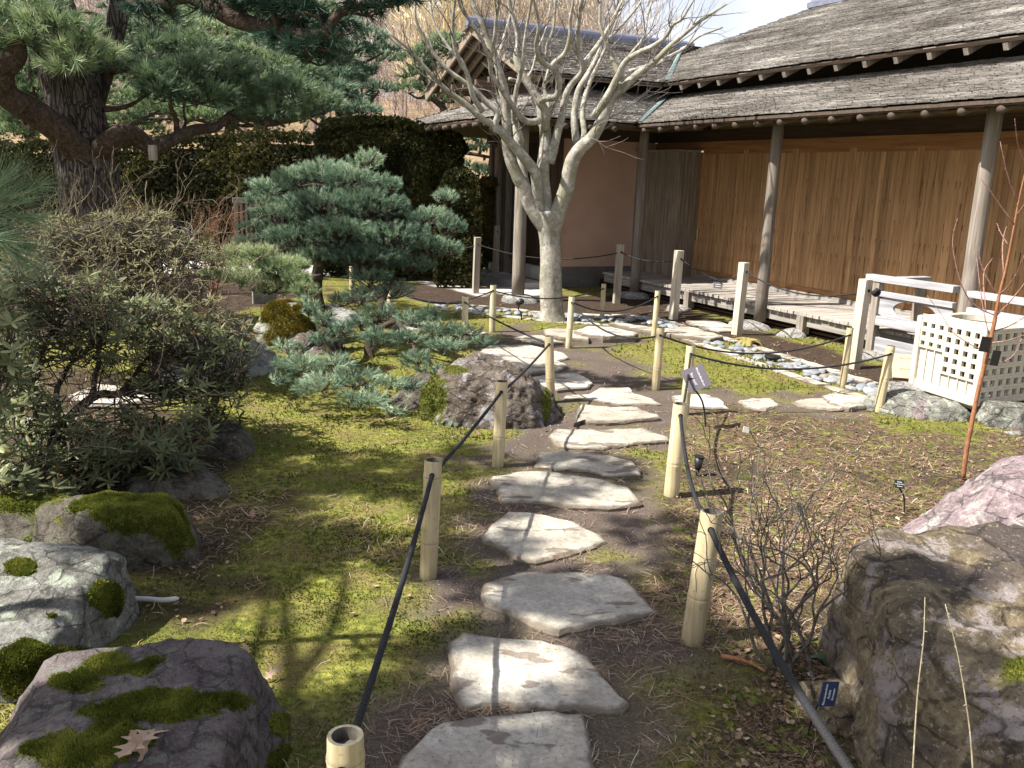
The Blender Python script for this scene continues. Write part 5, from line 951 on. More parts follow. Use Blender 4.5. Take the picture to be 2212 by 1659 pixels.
# ================================================================ pines further back
def backpine(label,base,tp,r,plist,mat,seed,ln=.15,dens=2.4,w=.02,nn=12,tb=0,tilt=None):
    base=np.array(base,float); root=empty('pine_tree',tuple(base),0,label,'pine tree'); t_=MB(); pp=smooth_line(rel(tp,root),5); t_.tube(pp,np.linspace(r,r*.35,len(pp)),10)
    for q in plist:
        c=px_pad(*q)[0]-base; i=int(np.argmin(np.linalg.norm(pp-(c-[0,0,.3]),axis=1))); m_=(pp[i]+c)/2+np.array([0,0,-.15]); t_.tube(smooth_line([pp[i],m_,c-[0,0,px_pad(*q)[3]*.5]],4),np.linspace(r*.4,r*.15,9),6)
    t_.build('trunk',B_LIMB,root,True); pads('foliage',root,relp([px_pad(*q) for q in plist],root),mat,ln,w,nn,dens,seed,.6,core=False,tb=tb); return root
backpine('pale green garden pine with flat cushions behind the big pine',P(560,470,20)*[1,1,0],PX([(560,470),(555,330),(570,200),(560,110),(540,40)],20),.16,
  [(430,60,60,14,20,.3),(400,100,80,22,20,.1),(470,95,60,20,20,.1),(520,115,60,18,19,.05),(560,80,60,22,20,0),(420,135,60,18,19,.05),(640,90,60,25,20,0),(600,140,60,22,19,0),(330,60,70,25,21,0),(520,40,70,25,21,0),(480,150,60,18,20,.1)],N_YEL,41,tb=-.1)
backpine('mid green pine behind the right end of the big pine foliage',P(735,480,17)*[1,1,0],PX([(735,480),(740,300),(725,180),(735,60)],17),.12,
  [(700,130,55,22,17,0),(740,165,60,22,17,0),(770,200,45,18,17,0),(790,155,30,16,17,-.05),(800,80,38,20,17,0),(760,110,50,22,17,0),(720,195,60,22,16.5,0),(770,240,55,16,16.5,.05),(690,240,60,18,16.5,0),(640,190,50,20,17,-.05),(740,60,55,20,17,0),(700,90,50,22,17,0),(650,60,60,25,17.5,.1),(600,90,60,22,17.5,.1),(830,105,30,14,17,0),(820,190,30,12,16.8,0),(660,240,50,18,16.5,.1)],N_BLUE,42,tb=-.05)
backpine('dark cushioned pine standing behind the left tip of the entrance roof',P(905,470,19)*[1,1,0],PX([(905,470),(925,330),(960,245),(935,210),(915,150),(940,80)],19),.10,
  [(905,130,45,20,19,-.05),(940,115,45,22,19,0),(965,95,45,22,19,.1),(880,192,38,14,19,.05),(925,190,35,14,19,.08),(950,215,35,10,19,0),(890,165,30,14,19,0),(990,100,40,22,19.5,.15),(920,150,35,16,19,-.1)],N_GREEN,43,tb=.05)
backpine('small cloud-pruned pine seen under the entrance eave',P(985,500,20)*[1,1,0],PX([(985,500),(985,400),(984,340),(1000,330),(1060,340)],20),.09,
  [(1040,290,40,12,20,.0),(1010,300,30,12,20,.0),(1045,325,45,18,20,-.1),(1050,372,45,12,20,.1),(1010,358,25,10,20,-.05),(1060,300,40,14,20,0)],N_BLUE,44,tb=.05)
backpine('far yellowish pine behind the big pine trunk',P(60,460,21)*[1,1,0],PX([(60,460),(60,350),(70,230),(60,120)],21),.14,
  [(90,200,50,20,21,.1),(40,240,60,20,21,0),(120,240,40,20,21,.1),(280,215,60,22,20,.05),(330,240,60,20,20,.05),(20,290,50,20,21,0),(380,235,50,18,20,.1),(60,150,60,22,21,.0),(270,260,50,18,20,0),(440,250,50,15,20,.1)],N_YEL,45,tb=-.12)
backpine('broad far pine filling the gap above the lower hedge',P(500,460,26)*[1,1,0],PX([(500,460),(495,300),(510,150),(505,20)],26),.2,
  [(330,130,90,25,26,0),(450,180,100,25,26,.05),(560,150,90,25,26,0),(640,200,80,25,26,.05),(380,40,90,30,26,.1),(500,10,90,30,26,0),(600,50,90,30,26,.05),(700,120,60,22,26,0),(330,220,80,22,26,.05),(520,225,90,20,26,0),(690,30,80,25,26,.05)],N_GREEN,46,ln=.2,w=.03)
backpine('far pine at the left photo edge behind the thick left limb',P(-40,460,24)*[1,1,0],PX([(-40,460),(-30,300),(0,150),(10,20)],24),.18,
  [(-40,200,90,30,24,0),(40,160,70,25,24,.05),(20,290,60,22,24,0),(60,90,80,30,24,0),(150,240,60,25,24,.05),(280,130,70,25,24,0),(240,180,60,25,24,.05),(300,280,60,18,24,0)],N_YEL,47,ln=.2,w=.028,tb=-.15)
rgb_=np.random.default_rng(404)
for lab,yy,sd_ in (('tall green pine filling the view behind the big trunk',22,48),('bluish green pine behind the long right limb of the big pine',24,49)):
    x0=150 if sd_==48 else 560
    backpine(lab,P(x0,460,yy)*[1,1,0],PX([(x0,460),(x0+10,300),(x0-10,150),(x0+20,20)],yy),.18,[(x0+rgb_.uniform(-230,230),rgb_.uniform(15,270) if sd_==48 else rgb_.uniform(15,265),rgb_.uniform(45,85),rgb_.uniform(18,28),yy+rgb_.uniform(-1,1),rgb_.uniform(-.1,.1)) for _ in range(24)],N_GREEN if sd_==48 else N_BLUE,sd_,ln=.18,w=.026)
# ================================================================ hedges
def hedge(name,label,cx,profile,Yf,depth,n,seed,mat=L_HEDGE,tb=0):
    """profile: pixels of the top line, left to right; front face at depth Yf"""
    rg=np.random.default_rng(seed); xs=np.array([q[0] for q in profile],float); ys=np.array([q[1] for q in profile],float)
    root=empty(name,(P(xs[0],600,Yf)[0],Yf,0),0,label,'hedge'); lo=np.array(root.location)
    tops=np.array([P(x,y,Yf) for x,y in zip(xs,ys)]); X0,X1=tops[0,0],tops[-1,0]
    V=np.array([[-.05,0,0],[.05,0,0],[.03,.0,.055],[-.03,.01,.06],[0,-.05,.01],[0,.05,.02],[.01,.03,.07]])*.62; F=np.array([[0,1,2],[0,2,3],[4,5,6]])
    k=n; x=rg.uniform(X0,X1,k); ht=np.interp(x,tops[:,0],tops[:,2]); f=rg.random(k)
    z=np.where(f<.7,ht*rg.random(k)**.8,ht); y=np.where(f<.7,Yf,Yf+depth*rg.random(k))
    bl=vn3(np.stack([x,y,z],-1),1.6,3,seed)*.7; y=y+bl*.8+rg.random(k)*.14; rnd=np.clip((z/ht-.8)/.2,0,1)**2*.25; y=y+np.where(f<.7,rnd,0); z=z+np.where(f>=.7,vn3(np.stack([x,y,z*0],-1),2.5,3,seed+1)*.22+rg.normal(size=k)*.03,0)
    p=np.stack([x,y,z],-1)-lo; D=np.stack([rg.normal(size=k)*.6,-.9+rg.normal(size=k)*.5,.7+rg.normal(size=k)*.5],-1); t=np.clip(.4+tb+vn3(p,2.2,3,seed+4)*1.1+rg.normal(size=k)*.15,0,1)
    MB().inst(V,F,p,frames(D,rg)*rg.uniform(.7,1.3,k)[:,None,None],t).build('foliage',mat,root)
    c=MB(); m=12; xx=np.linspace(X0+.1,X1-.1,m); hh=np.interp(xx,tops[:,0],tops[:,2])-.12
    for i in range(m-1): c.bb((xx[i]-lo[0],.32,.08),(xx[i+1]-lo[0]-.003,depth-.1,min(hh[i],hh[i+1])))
    c.build('shade_core',INNER,root); return root  # solid dark boxes, painted as the shade inside the hedge
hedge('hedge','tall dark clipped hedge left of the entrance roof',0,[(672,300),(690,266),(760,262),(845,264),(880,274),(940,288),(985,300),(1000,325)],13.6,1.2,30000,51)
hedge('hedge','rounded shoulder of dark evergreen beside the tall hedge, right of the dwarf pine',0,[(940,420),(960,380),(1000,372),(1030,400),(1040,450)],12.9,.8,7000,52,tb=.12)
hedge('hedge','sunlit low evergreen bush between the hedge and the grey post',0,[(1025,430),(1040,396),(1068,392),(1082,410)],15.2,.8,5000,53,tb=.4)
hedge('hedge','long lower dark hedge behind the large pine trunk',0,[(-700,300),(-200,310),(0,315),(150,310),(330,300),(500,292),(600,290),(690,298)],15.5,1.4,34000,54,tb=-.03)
# ================================================================ the bare tree
bt_=empty('bare_tree',tuple(G(1193,692)),0,'leafless grey-barked tree with many upright forked branches before the teahouse','tree')
TY=10.15; q1=lambda l:[(881+.2684*x,.2684*y) for x,y in l]; q2=lambda l:[(1016.6+.2369*x,257.5+.2369*y) for x,y in l]
tk=MB(); tp=smooth_line(rel(PX([(1192,705),(1192,690),(1191,660),(1190,600),(1189,540),(1187,490),(1184,455)],TY),bt_),5); rr=np.interp(np.linspace(0,1,len(tp)),[0,.12,.3,.7,1],[.21,.175,.135,.115,.155]); tk.tube(tp,rr,20)
V_=tk.c[0][0]; V_[:-2]+=((vn3(V_[:-2]*[1,1,.4],7,3,6))*.05)[:,None]*((V_[:-2]-np.repeat(tp,20,0))/np.repeat(rr,20)[:,None])
rgt=np.random.default_rng(17); segs=[]
def lb(l,y0,y1,r0,r1,w=.02,n=10,k=5):
    m=len(l); pts=[P(x,y,TY+y0+(y1-y0)*i/(m-1)) for i,(x,y) in enumerate(l)]; p=smooth_line(rel(pts,bt_),k); p=p+np.stack([vn3(p,4,3,len(segs)+j) for j in range(3)],-1)*w
    r=np.linspace(r0,r1,len(p))*(1+.12*vn3(p,8,2,5)); tk.tube(p,r,n,.5); segs.append((p,r)); return p
lb([(1184,500),(1163,471),(1145,440),(1133,405),(1119,384),(1103,345),(1095,305),(1094,257),(1092,200),(1075,140),(1055,80),(1036,40),(1020,0),(1000,-80)],-.02,-.3,.095,.014)
lb([(1150,455),(1132,390),(1125,340),(1118,300),(1110,257),(1088,215),(1077,160),(1080,120),(1095,60),(1110,0),(1118,-90)],.05,.5,.055,.012)
lb([(1165,480),(1160,420),(1156,376),(1140,350),(1118,324),(1095,300),(1080,283),(1062,268),(1042,258),(1002,223),(969,199),(937,166),(903,129),(881,105),(840,70)],-.03,-.8,.07,.010)
lb([(1080,283),(1069,274),(1074,242),(1047,217),(1026,193),(996,172),(970,153),(935,113),(916,80),(897,40),(896,0),(880,-60)],-.4,-.6,.04,.009)
lb([(1042,241),(1020,204),(1010,161),(991,126),(980,89),(978,40),(983,0),(985,-70)],-.5,-.9,.03,.010)
lb([(1010,161),(996,129),(972,107),(951,75),(935,40),(930,0),(920,-60)],-.5,-.3,.022,.008)
lb([(1186,500),(1178,440),(1173,376),(1177,328),(1178,281),(1172,262),(1168,225),(1146,190),(1122,148),(1116,120),(1120,90),(1110,40),(1098,0),(1090,-70)],0,.3,.085,.013)
lb([(1178,281),(1178,240),(1166,220),(1178,212),(1200,208),(1208,182),(1203,156),(1195,140),(1219,115),(1230,80),(1232,40),(1238,0),(1240,-80)],0,-.4,.05,.012)
lb([(1200,150),(1171,134),(1158,100),(1163,67),(1160,27),(1154,0),(1150,-60)],-.2,-.7,.03,.009)
lb([(1188,352),(1197,317),(1206,281),(1214,250),(1227,195),(1254,161),(1259,142),(1249,115),(1238,100),(1232,70)],.05,-.2,.055,.016)
lb([(1257,142),(1278,118),(1300,86),(1316,58),(1337,16),(1345,0),(1365,-60)],-.1,.3,.035,.009)
lb([(1251,134),(1246,80),(1252,27),(1257,0),(1262,-80)],-.1,-.5,.032,.012)
lb([(1192,500),(1204,462),(1222,410),(1234,355),(1250,325),(1277,298),(1300,262),(1320,215),(1347,190),(1377,161),(1407,140),(1445,102),(1475,75),(1520,40),(1570,10)],0,-.5,.10,.010)
lb([(1332,193),(1353,161),(1378,150),(1418,139),(1440,125),(1475,107),(1510,80),(1560,60)],-.3,.2,.035,.008)
lb([(1284,250),(1310,212),(1334,166),(1350,134),(1378,115),(1412,100),(1440,78),(1455,54),(1475,40),(1500,0)],-.2,-.9,.045,.009)
lb([(1336,160),(1325,130),(1310,91),(1297,54),(1297,0),(1300,-60)],-.3,-.1,.03,.010)
lb([(1310,91),(1337,62),(1372,21),(1386,0),(1410,-50)],-.2,.2,.02,.007)
lb([(1246,312),(1240,257),(1249,201),(1270,161),(1292,121),(1300,94),(1320,60),(1335,20),(1345,-40)],.1,.7,.045,.010)
lb([(1253,325),(1262,290),(1258,240),(1270,190),(1290,140),(1310,100),(1330,50),(1350,0)],.2,1.1,.04,.010)
lb([(1200,215),(1180,262),(1185,225),(1175,190),(1185,150),(1180,110),(1195,60),(1200,0),(1205,-60)],.3,.8,.03,.010)
lb([(1166,262),(1139,263),(1117,242),(1096,212),(1080,188),(1063,161),(1058,129),(1042,89),(1015,46),(994,13),(985,-30)],-.1,-.9,.04,.010)
lb([(1059,129),(1069,80),(1074,27),(1080,0),(1085,-60)],-.7,-1.1,.022,.009)
lb([(1128,308),(1117,268),(1109,242),(1117,188),(1131,134),(1133,102),(1139,54),(1147,0),(1150,-70)],.1,-.3,.035,.010)
lb([(1100,170),(1130,175),(1150,150),(1160,110),(1180,60),(1190,0)],.6,1.1,.02,.008)
lb([(1340,160),(1360,120),(1390,80),(1400,30),(1420,-30)],.3,.8,.02,.007)
# pale pruned stub and twiglets, then procedural finer branching
def twigs(mb,segs,rg,n1,depth=0):
    out=[]
    for p,r in segs:
        L_=np.linalg.norm(np.diff(p,axis=0),axis=1).sum(); k=rg.poisson(L_*n1)
        for _ in range(k):
            i=int(rg.uniform(.35 if depth==0 else .15,.97)*(len(p)-2)); d=p[i+1]-p[i]; d/=np.linalg.norm(d)+1e-9; s=rg.normal(size=3); s-=d*(s@d); s/=np.linalg.norm(s)
            dr=d*.75+s*.65+np.array([0,0,.3]); dr/=np.linalg.norm(dr); ln=rg.uniform(.25,.8)*(1 if depth==0 else .55); pts=[p[i]]
            for q in range(4): dr=dr+rg.normal(size=3)*.16+np.array([0,0,.08]); dr/=np.linalg.norm(dr); pts.append(pts[-1]+dr*ln/4)
            pp=smooth_line(pts,3); r0=min(r[i]*.5,.008 if depth==0 else .0035); rr_=np.linspace(r0,.0013,len(pp)); mb.tube(pp,rr_,5,.6,cap=False); out.append((pp,rr_))
    return out
tk.build('trunk',B_PALE,bt_,True)
tg=MB(); s1=twigs(tg,segs[0:],rgt,3.8); s2=twigs(tg,s1,rgt,4.,1); s3=twigs(tg,s2,rgt,1.8,1)
for l in ([(1280,300),(1292,305),(1308,318),(1316,316)],[(1345,200),(1370,212),(1385,222),(1400,226),(1420,225)],[(1330,205),(1350,214),(1375,218),(1398,210)],[(1375,215),(1395,205),(1405,192)]):
    pp=smooth_line(rel(PX(l,TY-.3),bt_),4); tg.tube(pp,np.linspace(.008,.003,len(pp)),5); s1=twigs(tg,[(pp,np.full(len(pp),.006))],rgt,14,1)
tg.build('twigs',B_TWIG,bt_,True)
# ================================================================ rhododendron bushes at the left
def leaf_tpl(l=.075,w=.02,fold=.3,drp=.15):
    xs=[0,.22,.55,.85,1.]; ws=[.12,.75,1.,.6,.0]; V=[];F=[]
    for x,q in zip(xs,ws): z=-drp*l*x*x; V+=[(-w/2*q,0,x*l) ,(0,fold*w*.5*q*0-.0,x*l),(w/2*q,0,x*l)]; V[-3]=(-w/2*q,-fold*w*q*.5+z,x*l); V[-2]=(0,z,x*l); V[-1]=(w/2*q,-fold*w*q*.5+z,x*l)
    for i in range(4): a=3*i; F+= [[a,a+1,a+4,a+3],[a+1,a+2,a+5,a+4]]
    return np.array(V),np.array(F)
def whorl_bush(label,name,base,skel,clouds,mat,seed,leaf=(.075,.019),per=8,nb=1.,tr=.003,bark_=B_DARK,tb=0,ang=1.15,cat='shrub',buds=True):
    rg=np.random.default_rng(seed); root=empty(name,tuple(base),0,label,cat); sk=MB(); P_=[]
    for l,r0 in skel:
        p=smooth_line(rel(PX(l,5),root),5); p=p+np.stack([vn3(p,5,3,seed+j) for j in range(3)],-1)*.07; sk.tube(p,np.linspace(r0,r0*.35,len(p)),7); P_.append(p)
    S=np.vstack(P_); V,F=leaf_tpl(*leaf); pos=[];dr=[]; bd=MB(); 
    for (cx,cy,rx,ry,Yc,dY,k) in clouds:
        for _ in range(int(k*nb)):
            a=rg.uniform(0,6.283); r=rg.random()**.5; q=P(cx+rx*r*math.cos(a),cy+ry*r*math.sin(a),Yc+rg.uniform(-dY,dY))-np.array(root.location)
            if q[2]<.05: continue
            d2=np.linalg.norm(S-q,axis=1)+np.where(S[:,2]>q[2]+.05,.5,0); c=S[rg.choice(np.argsort(d2)[:6])]; up_=np.array([q[0]-c[0],q[1]-c[1],.25+abs(q[2]-c[2])*.5]); up_/=np.linalg.norm(up_)
            m1=c+(q-c)*.45+rg.normal(size=3)*.05+np.array([0,0,-.03]); pp=smooth_line([c,m1,q],4); sk.tube(pp,np.linspace(tr*1.6,tr*.6,len(pp)),4,cap=False)
            pos.append(q); dr.append(up_+np.array([0,0,.4])+rg.normal(size=3)*.25)
            if buds and rg.random()<.5: bd.tube([q,q+dr[-1]/np.linalg.norm(dr[-1])*.02],[.004,.0015],5)
    pos=np.array(pos);dr=np.array(dr); FR=frames(dr,rg); k=len(pos); lp=[];lm=[];lt=[]
    tt=np.clip(.42+tb+vn3(pos,2.5,3,seed)*.9+rg.normal(size=k)*.1,0,1)
    for i in range(per):
        an=2*math.pi*i/per+rg.normal(size=k)*.25; th=np.clip(rg.normal(ang,.25,k),.3,1.9)
        d=FR[:,:,0]*(np.cos(an)*np.sin(th))[:,None]+FR[:,:,1]*(np.sin(an)*np.sin(th))[:,None]+FR[:,:,2]*np.cos(th)[:,None]
        y=FR[:,:,2]-d*(d*FR[:,:,2]).sum(1)[:,None]; y/=np.linalg.norm(y,axis=1)[:,None]+1e-6; x=np.cross(y,d); lm.append(np.stack([x,y,d],-1)*rg.uniform(.7,1.15,k)[:,None,None]); lp.append(pos); lt.append(np.clip(tt+rg.normal(size=k)*.08,0,1))
    MB().inst(V,F,np.vstack(lp),np.vstack(lm),np.concatenate(lt)).build('leaves',mat,root); sk.build('stems',bark_,root,True)
    if bd.c: bd.build('flower_buds',BUD,root)['kind']='stuff'
    return root
skel=[([(105,1010,4.5),(120,960,4.6),(140,915,4.7),(195,855,4.8),(262,845,4.9),(335,813,5.0),(360,780,5.05),(480,740,5.1)],.035),([(140,915,4.7),(120,850,4.8),(150,790,5),(200,740,5.2),(240,650,5.3)],.02),([(195,855,4.8),(210,780,5.),(230,700,5.1),(220,620,5.2),(260,560,5.3)],.018),
 ([(100,1010,4.5),(50,960,4.5),(20,900,4.6),(10,800,4.7),(40,700,4.8),(60,600,4.9)],.03),([(262,845,4.9),(340,840,4.9),(420,830,4.9),(500,820,5)],.014),([(335,813,5.0),(350,740,5.1),(360,660,5.2),(400,600,5.3)],.014),([(105,1000,4.5),(160,1000,4.4),(230,1010,4.3),(330,1000,4.3)],.016),([(50,960,4.5),(80,880,4.6),(90,780,4.7),(130,680,4.8),(140,600,5)],.018),([(100,1010,4.4),(60,1040,4.2),(20,1060,4.1)],.018),([(262,845,4.9),(300,800,5.2),(330,740,5.4),(300,650,5.6)],.014)]
whorl_bush('green leathery rhododendron with open twisting stems at the left','rhododendron',G(105,1010),skel,
 [(60,640,80,70,4.8,.35,60),(30,780,60,90,4.6,.3,55),(120,720,90,70,4.9,.35,55),(200,640,90,60,5.1,.4,60),(240,740,100,60,5.0,.4,50),(330,700,90,60,5.1,.4,55),(420,740,90,50,5.1,.35,50),(490,790,60,60,5.1,.3,40),(380,840,110,35,4.9,.3,40),(470,870,60,50,4.9,.25,28),(60,900,70,60,4.5,.25,40),(130,940,80,40,4.5,.25,24),(60,1010,80,50,4.3,.25,45),(200,1000,90,45,4.3,.25,50),(310,990,80,45,4.3,.25,60),(250,930,110,40,4.5,.25,50),(380,1010,50,30,4.3,.15,20),(90,1130,80,25,4.0,.12,16),(380,960,60,40,4.4,.2,22),(150,1070,70,35,4.15,.2,26),(40,1090,50,50,4.1,.2,22),(430,920,50,40,4.6,.2,14)],L_RHODO,61,(.07,.016),7,1.35)
skel=[([(330,700,6.6),(320,620,6.6),(300,560,6.6),(280,500,6.6)],.025),([(330,700,6.6),(370,620,6.6),(400,560,6.6),(410,500,6.6)],.025),([(330,700,6.6),(250,620,6.5),(180,560,6.5),(150,500,6.5)],.025),([(330,700,6.5),(400,650,6.5),(440,620,6.5)],.022),([(330,700,6.5),(450,700,6.4),(540,690,6.3)],.018)]
whorl_bush('bronze-leaved rhododendron behind the green one','rhododendron',P(330,905,6.6)*[1,1,0],skel+[([(330,905,6.6),(332,800,6.6),(330,700,6.6)],.04)],
 [(240,500,90,40,6.6,.4,110),(40,560,80,50,6.4,.3,60),(100,500,70,35,6.6,.3,50),(300,470,70,25,6.6,.3,50),(150,520,70,50,6.5,.4,60),(330,540,90,50,6.6,.4,95),(410,550,70,50,6.6,.4,60),(250,580,100,50,6.5,.4,80),(350,620,100,50,6.5,.4,80),(440,670,60,40,6.4,.4,35),(500,720,50,40,6.3,.35,35),(170,600,80,50,6.4,.4,50),(400,700,90,45,6.3,.3,50)],L_BROWN,62,(.065,.012),7,1.3,.0028,B_TWIG)
whorl_bush('broad-leaved green shrub at the extreme left above the pale rock','shrub',G(-60,1090),[([(-60,1090,3.9),(-40,980,3.9),(-20,880,4.0),(0,760,4.1)],.03),([(-50,1060,3.9),(20,1090,3.75),(90,1080,3.7)],.015)],
 [(0,700,45,80,4.1,.2,28),(0,830,50,60,4.0,.2,22),(20,1060,60,50,3.8,.2,26),(100,1075,50,28,3.75,.15,16),(-10,960,40,60,3.9,.2,18)],L_RHODO,63,(.085,.024),7,1.,tb=.12)
# ================================================================ leafless shrubs
B_SHR=bark('grey_shrub_bark',((.05,.042,.035),(.12,.105,.09),(.24,.22,.2)),30,(1,1,1),bs=.3)
def grow(mb,p0,d0,ln,r,rg,lev,spread=.5,up=.15,n=6,wob=.16,fork=(1,3),minr=.0014,sc_=.72,end=None):
    d=np.array(d0,float); d/=np.linalg.norm(d); pts=[np.array(p0,float)]
    for q in range(n): d=d+rg.normal(size=3)*wob+np.array([0,0,up*.3]); d/=np.linalg.norm(d); pts.append(pts[-1]+d*ln/n)
    pp=smooth_line(pts,2); r1=max(r*.55,minr); mb.tube(pp,np.linspace(r,r1,len(pp)),6 if r>.004 else 4,.5,cap=False)
    if lev<=0: return
    for k in range(rg.integers(*fork)+1):
        i=rg.integers(len(pp)//2,len(pp)) if k else len(pp)-1; s=rg.normal(size=3); s-=d*(s@d); s/=np.linalg.norm(s)+1e-9
        grow(mb,pp[i],d+s*spread*rg.uniform(.5,1.3)+np.array([0,0,up]),ln*sc_*rg.uniform(.7,1.2),r1,rg,lev-1,spread,up,n,wob,fork,minr,sc_)
def bareshrub(label,name,base,stems,rg,bark_,lev,r,**k):
    root=empty(name,tuple(base),0,label,'shrub'); mb=MB()
    for (tx,ty,tY) in stems:
        e=P(tx,ty,tY)-np.array(base); ln=np.linalg.norm(e); s0=np.array([rg.normal()*.05,rg.normal()*.05,-.02]); grow(mb,s0,e-s0,ln*k.get('f',.5),r,rg,lev,k.get('sp',.45),k.get('up',.2),6,k.get('wob',.16),sc_=k.get('sc',.62))
    mb.build('stems',bark_,root,True); return root
rgs=np.random.default_rng(71)
bareshrub('leafless many-stemmed shrub between the nearest right post and the big boulder','bare_shrub',G(1690,1450),[(1530,1000,2.75),(1600,940,2.8),(1680,900,2.9),(1740,930,2.9),(1810,980,2.8),(1880,1090,2.8),(1540,1130,2.6),(1630,1060,2.6),(1780,1090,2.7)],rgs,B_SHR,3,.008,f=.47,sp=.6,up=.25,wob=.24,sc=.68)
bareshrub('thin leafless bush with pale stems below the hanging wooden tag','bare_shrub',P(345,640,11.5)*[1,1,0],[(330,420,11.5),(345,380,11.5),(370,430,11.5),(300,440,11.5),(400,470,11.4),(280,480,11.5)],rgs,bark('pale_stems',((.2,.16,.1),(.36,.3,.2),(.5,.44,.32)),20,(1,1,1),bs=.2),3,.014,f=.5)
bareshrub('tangle of reddish bare twigs in front of the dark hedge','bare_shrub',P(460,640,11.5)*[1,1,0],[(400,430,11.5),(430,440,11.5),(460,440,11.5),(490,430,11.5),(520,440,11.5),(540,470,11.5),(380,480,11.5),(450,500,11.3),(500,500,11.3)],rgs,bark('red_twigs',((.1,.05,.03),(.22,.11,.07),(.34,.19,.12)),20,(1,1,1),bs=.2),4,.012,f=.5,sp=.6)
bareshrub('brushy grey twigs at the foot of the large pine','bare_shrub',P(60,700,11)*[1,1,0],[(0,380,11),(40,400,11),(90,420,11),(120,450,10.5),(-40,400,11),(20,460,10.5),(290,380,11.5),(310,470,11.5),(270,440,11)],rgs,B_TWIG,4,.014,f=.5,sp=.6)
B_DEAD=bark('dead_twig_bark',((.07,.055,.035),(.16,.13,.085),(.28,.24,.165)),30,(1,1,1),bs=.2)
def deadwood(rootname,label_pts,seed,n,ln,mat):
    root=[o for o in bpy.data.objects if o.get('label')==rootname][0]; rg=np.random.default_rng(seed); mb=MB()
    for _ in range(n):
        cx,cy,rx,ry,Yc=label_pts[rg.integers(len(label_pts))]; q=P(cx+rx*rg.uniform(-1,1),cy+ry*rg.uniform(-1,1),Yc+rg.uniform(-.35,.35)); 
        if q[2]<.02: q[2]=.02
        grow(mb,q-np.array(root.location),rg.normal(size=3)*np.array([.9,.5,.4])+np.array([.2,0,.5]),ln*rg.uniform(.5,1.3),.0035,rg,2,.6,.15,5,.28,(1,3),.0012,.65)
    mb.build('dead_twigs',mat,root)['kind']='stuff'
deadwood('green leathery rhododendron with open twisting stems at the left',[(100,800,140,130,4.8),(300,780,160,90,4.9),(200,980,190,70,4.35),(420,860,90,60,4.9),(60,640,80,80,4.8)],301,110,.24,B_DEAD)
deadwood('bronze-leaved rhododendron behind the green one',[(300,560,210,80,6.5),(150,540,120,60,6.4),(400,640,120,60,6.3)],302,110,.30,B_DEAD)
wh=empty('bare_shrub',tuple(G(1985,2100)*[1,1,0]),0,'two long thin pale shoots rising in front of the ochre boulder','shrub'); m=MB()
for l in ([(1960,1900,1.38),(1972,1659,1.40),(1982,1500,1.42),(1995,1380,1.45),(1998,1290,1.47)],[(2115,1900,1.38),(2100,1640,1.40),(2090,1540,1.41),(2070,1420,1.43),(2042,1305,1.45)]):
    p=smooth_line(rel(PX(l,1.4),wh),6); p[0,2]=-.02; m.tube(p,np.linspace(.0019,.0008,len(p)),6)
    for j in range(3,len(p)-1,2): dv=rgs.normal(size=3); dv/=np.linalg.norm(dv); m.tube([p[j],p[j]+dv*.006],[.0012,.0006],4)
m.build('stems',bark('pale_shoot',((.16,.13,.08),(.28,.24,.16),(.4,.36,.26)),40,(1,1,1),bs=.1),wh,True)
# ================================================================ red sapling
sp_=empty('sapling',tuple(G(2083,1034)),0,'slender sapling with a red-orange stem and bare twigs before the lattice stone box','sapling'); qS=lambda l:[(1897.6+.4824*x,257.5+.4824*y) for x,y in l]; SY=float(G(2083,1034)[1])
st_=MB(); tr_=[(378,1612),(395,1480),(420,1350),(450,1200),(480,1080),(510,950),(525,880),(540,790),(570,670),(600,520),(625,380),(652,260),(690,120),(720,-60)]
p=smooth_line(rel(PX(qS(tr_),SY),sp_),4); st_.tube(p,np.interp(np.linspace(0,1,len(p)),[0,.45,.6,1],[.0135,.011,.006,.0028]),10,.6); st_.build('stem',B_RED,sp_,True)
tw_=MB()
for i,l in enumerate([[(525,880),(430,830),(370,740),(335,600),(335,520),(355,445)],[(485,1040),(400,1000),(330,950),(280,870),(220,790)],[(525,780),(490,720),(455,640),(450,570)],[(625,370),(580,260),(545,100)],[(652,190),(620,100),(612,0)],[(605,470),(520,350),(450,255)],[(580,565),(550,510),(530,465)],[(495,960),(470,850),(450,700),(440,620)],[(480,860),(470,700),(510,620)],[(540,790),(600,720),(652,610)],[(520,950),(600,920),(690,860)],[(490,1075),(550,1090),(610,1050),(640,980)],[(500,1000),(580,990),(700,950)],[(620,430),(652,380),(700,250)],[(530,880),(620,780),(700,660)],[(430,830),(410,530),(400,490)],[(560,700),(555,560),(575,480)]]):
    if i==15: continue
    dd=rgs.normal()*.12; m_=len(l); pts=[P(*q,SY+dd*j/(m_-1)) for j,q in enumerate(qS(l))]; pp=smooth_line(rel(pts,sp_),4); pp+=np.stack([vn3(pp,12,2,i+j) for j in range(3)],-1)*.008; tw_.tube(pp,np.linspace(.0042,.0016,len(pp)),6,.4)
    for j in range(3,len(pp)-1,2): dv=rgs.normal(size=3); dv/=np.linalg.norm(dv); tw_.tube([pp[j],pp[j]+dv*.009],[.0022,.001],4)
tw_.build('twigs',bark('red_twig_bark',((.16,.08,.07),(.28,.15,.13),(.4,.26,.22)),30,(1,1,1),bs=.1),sp_,True)
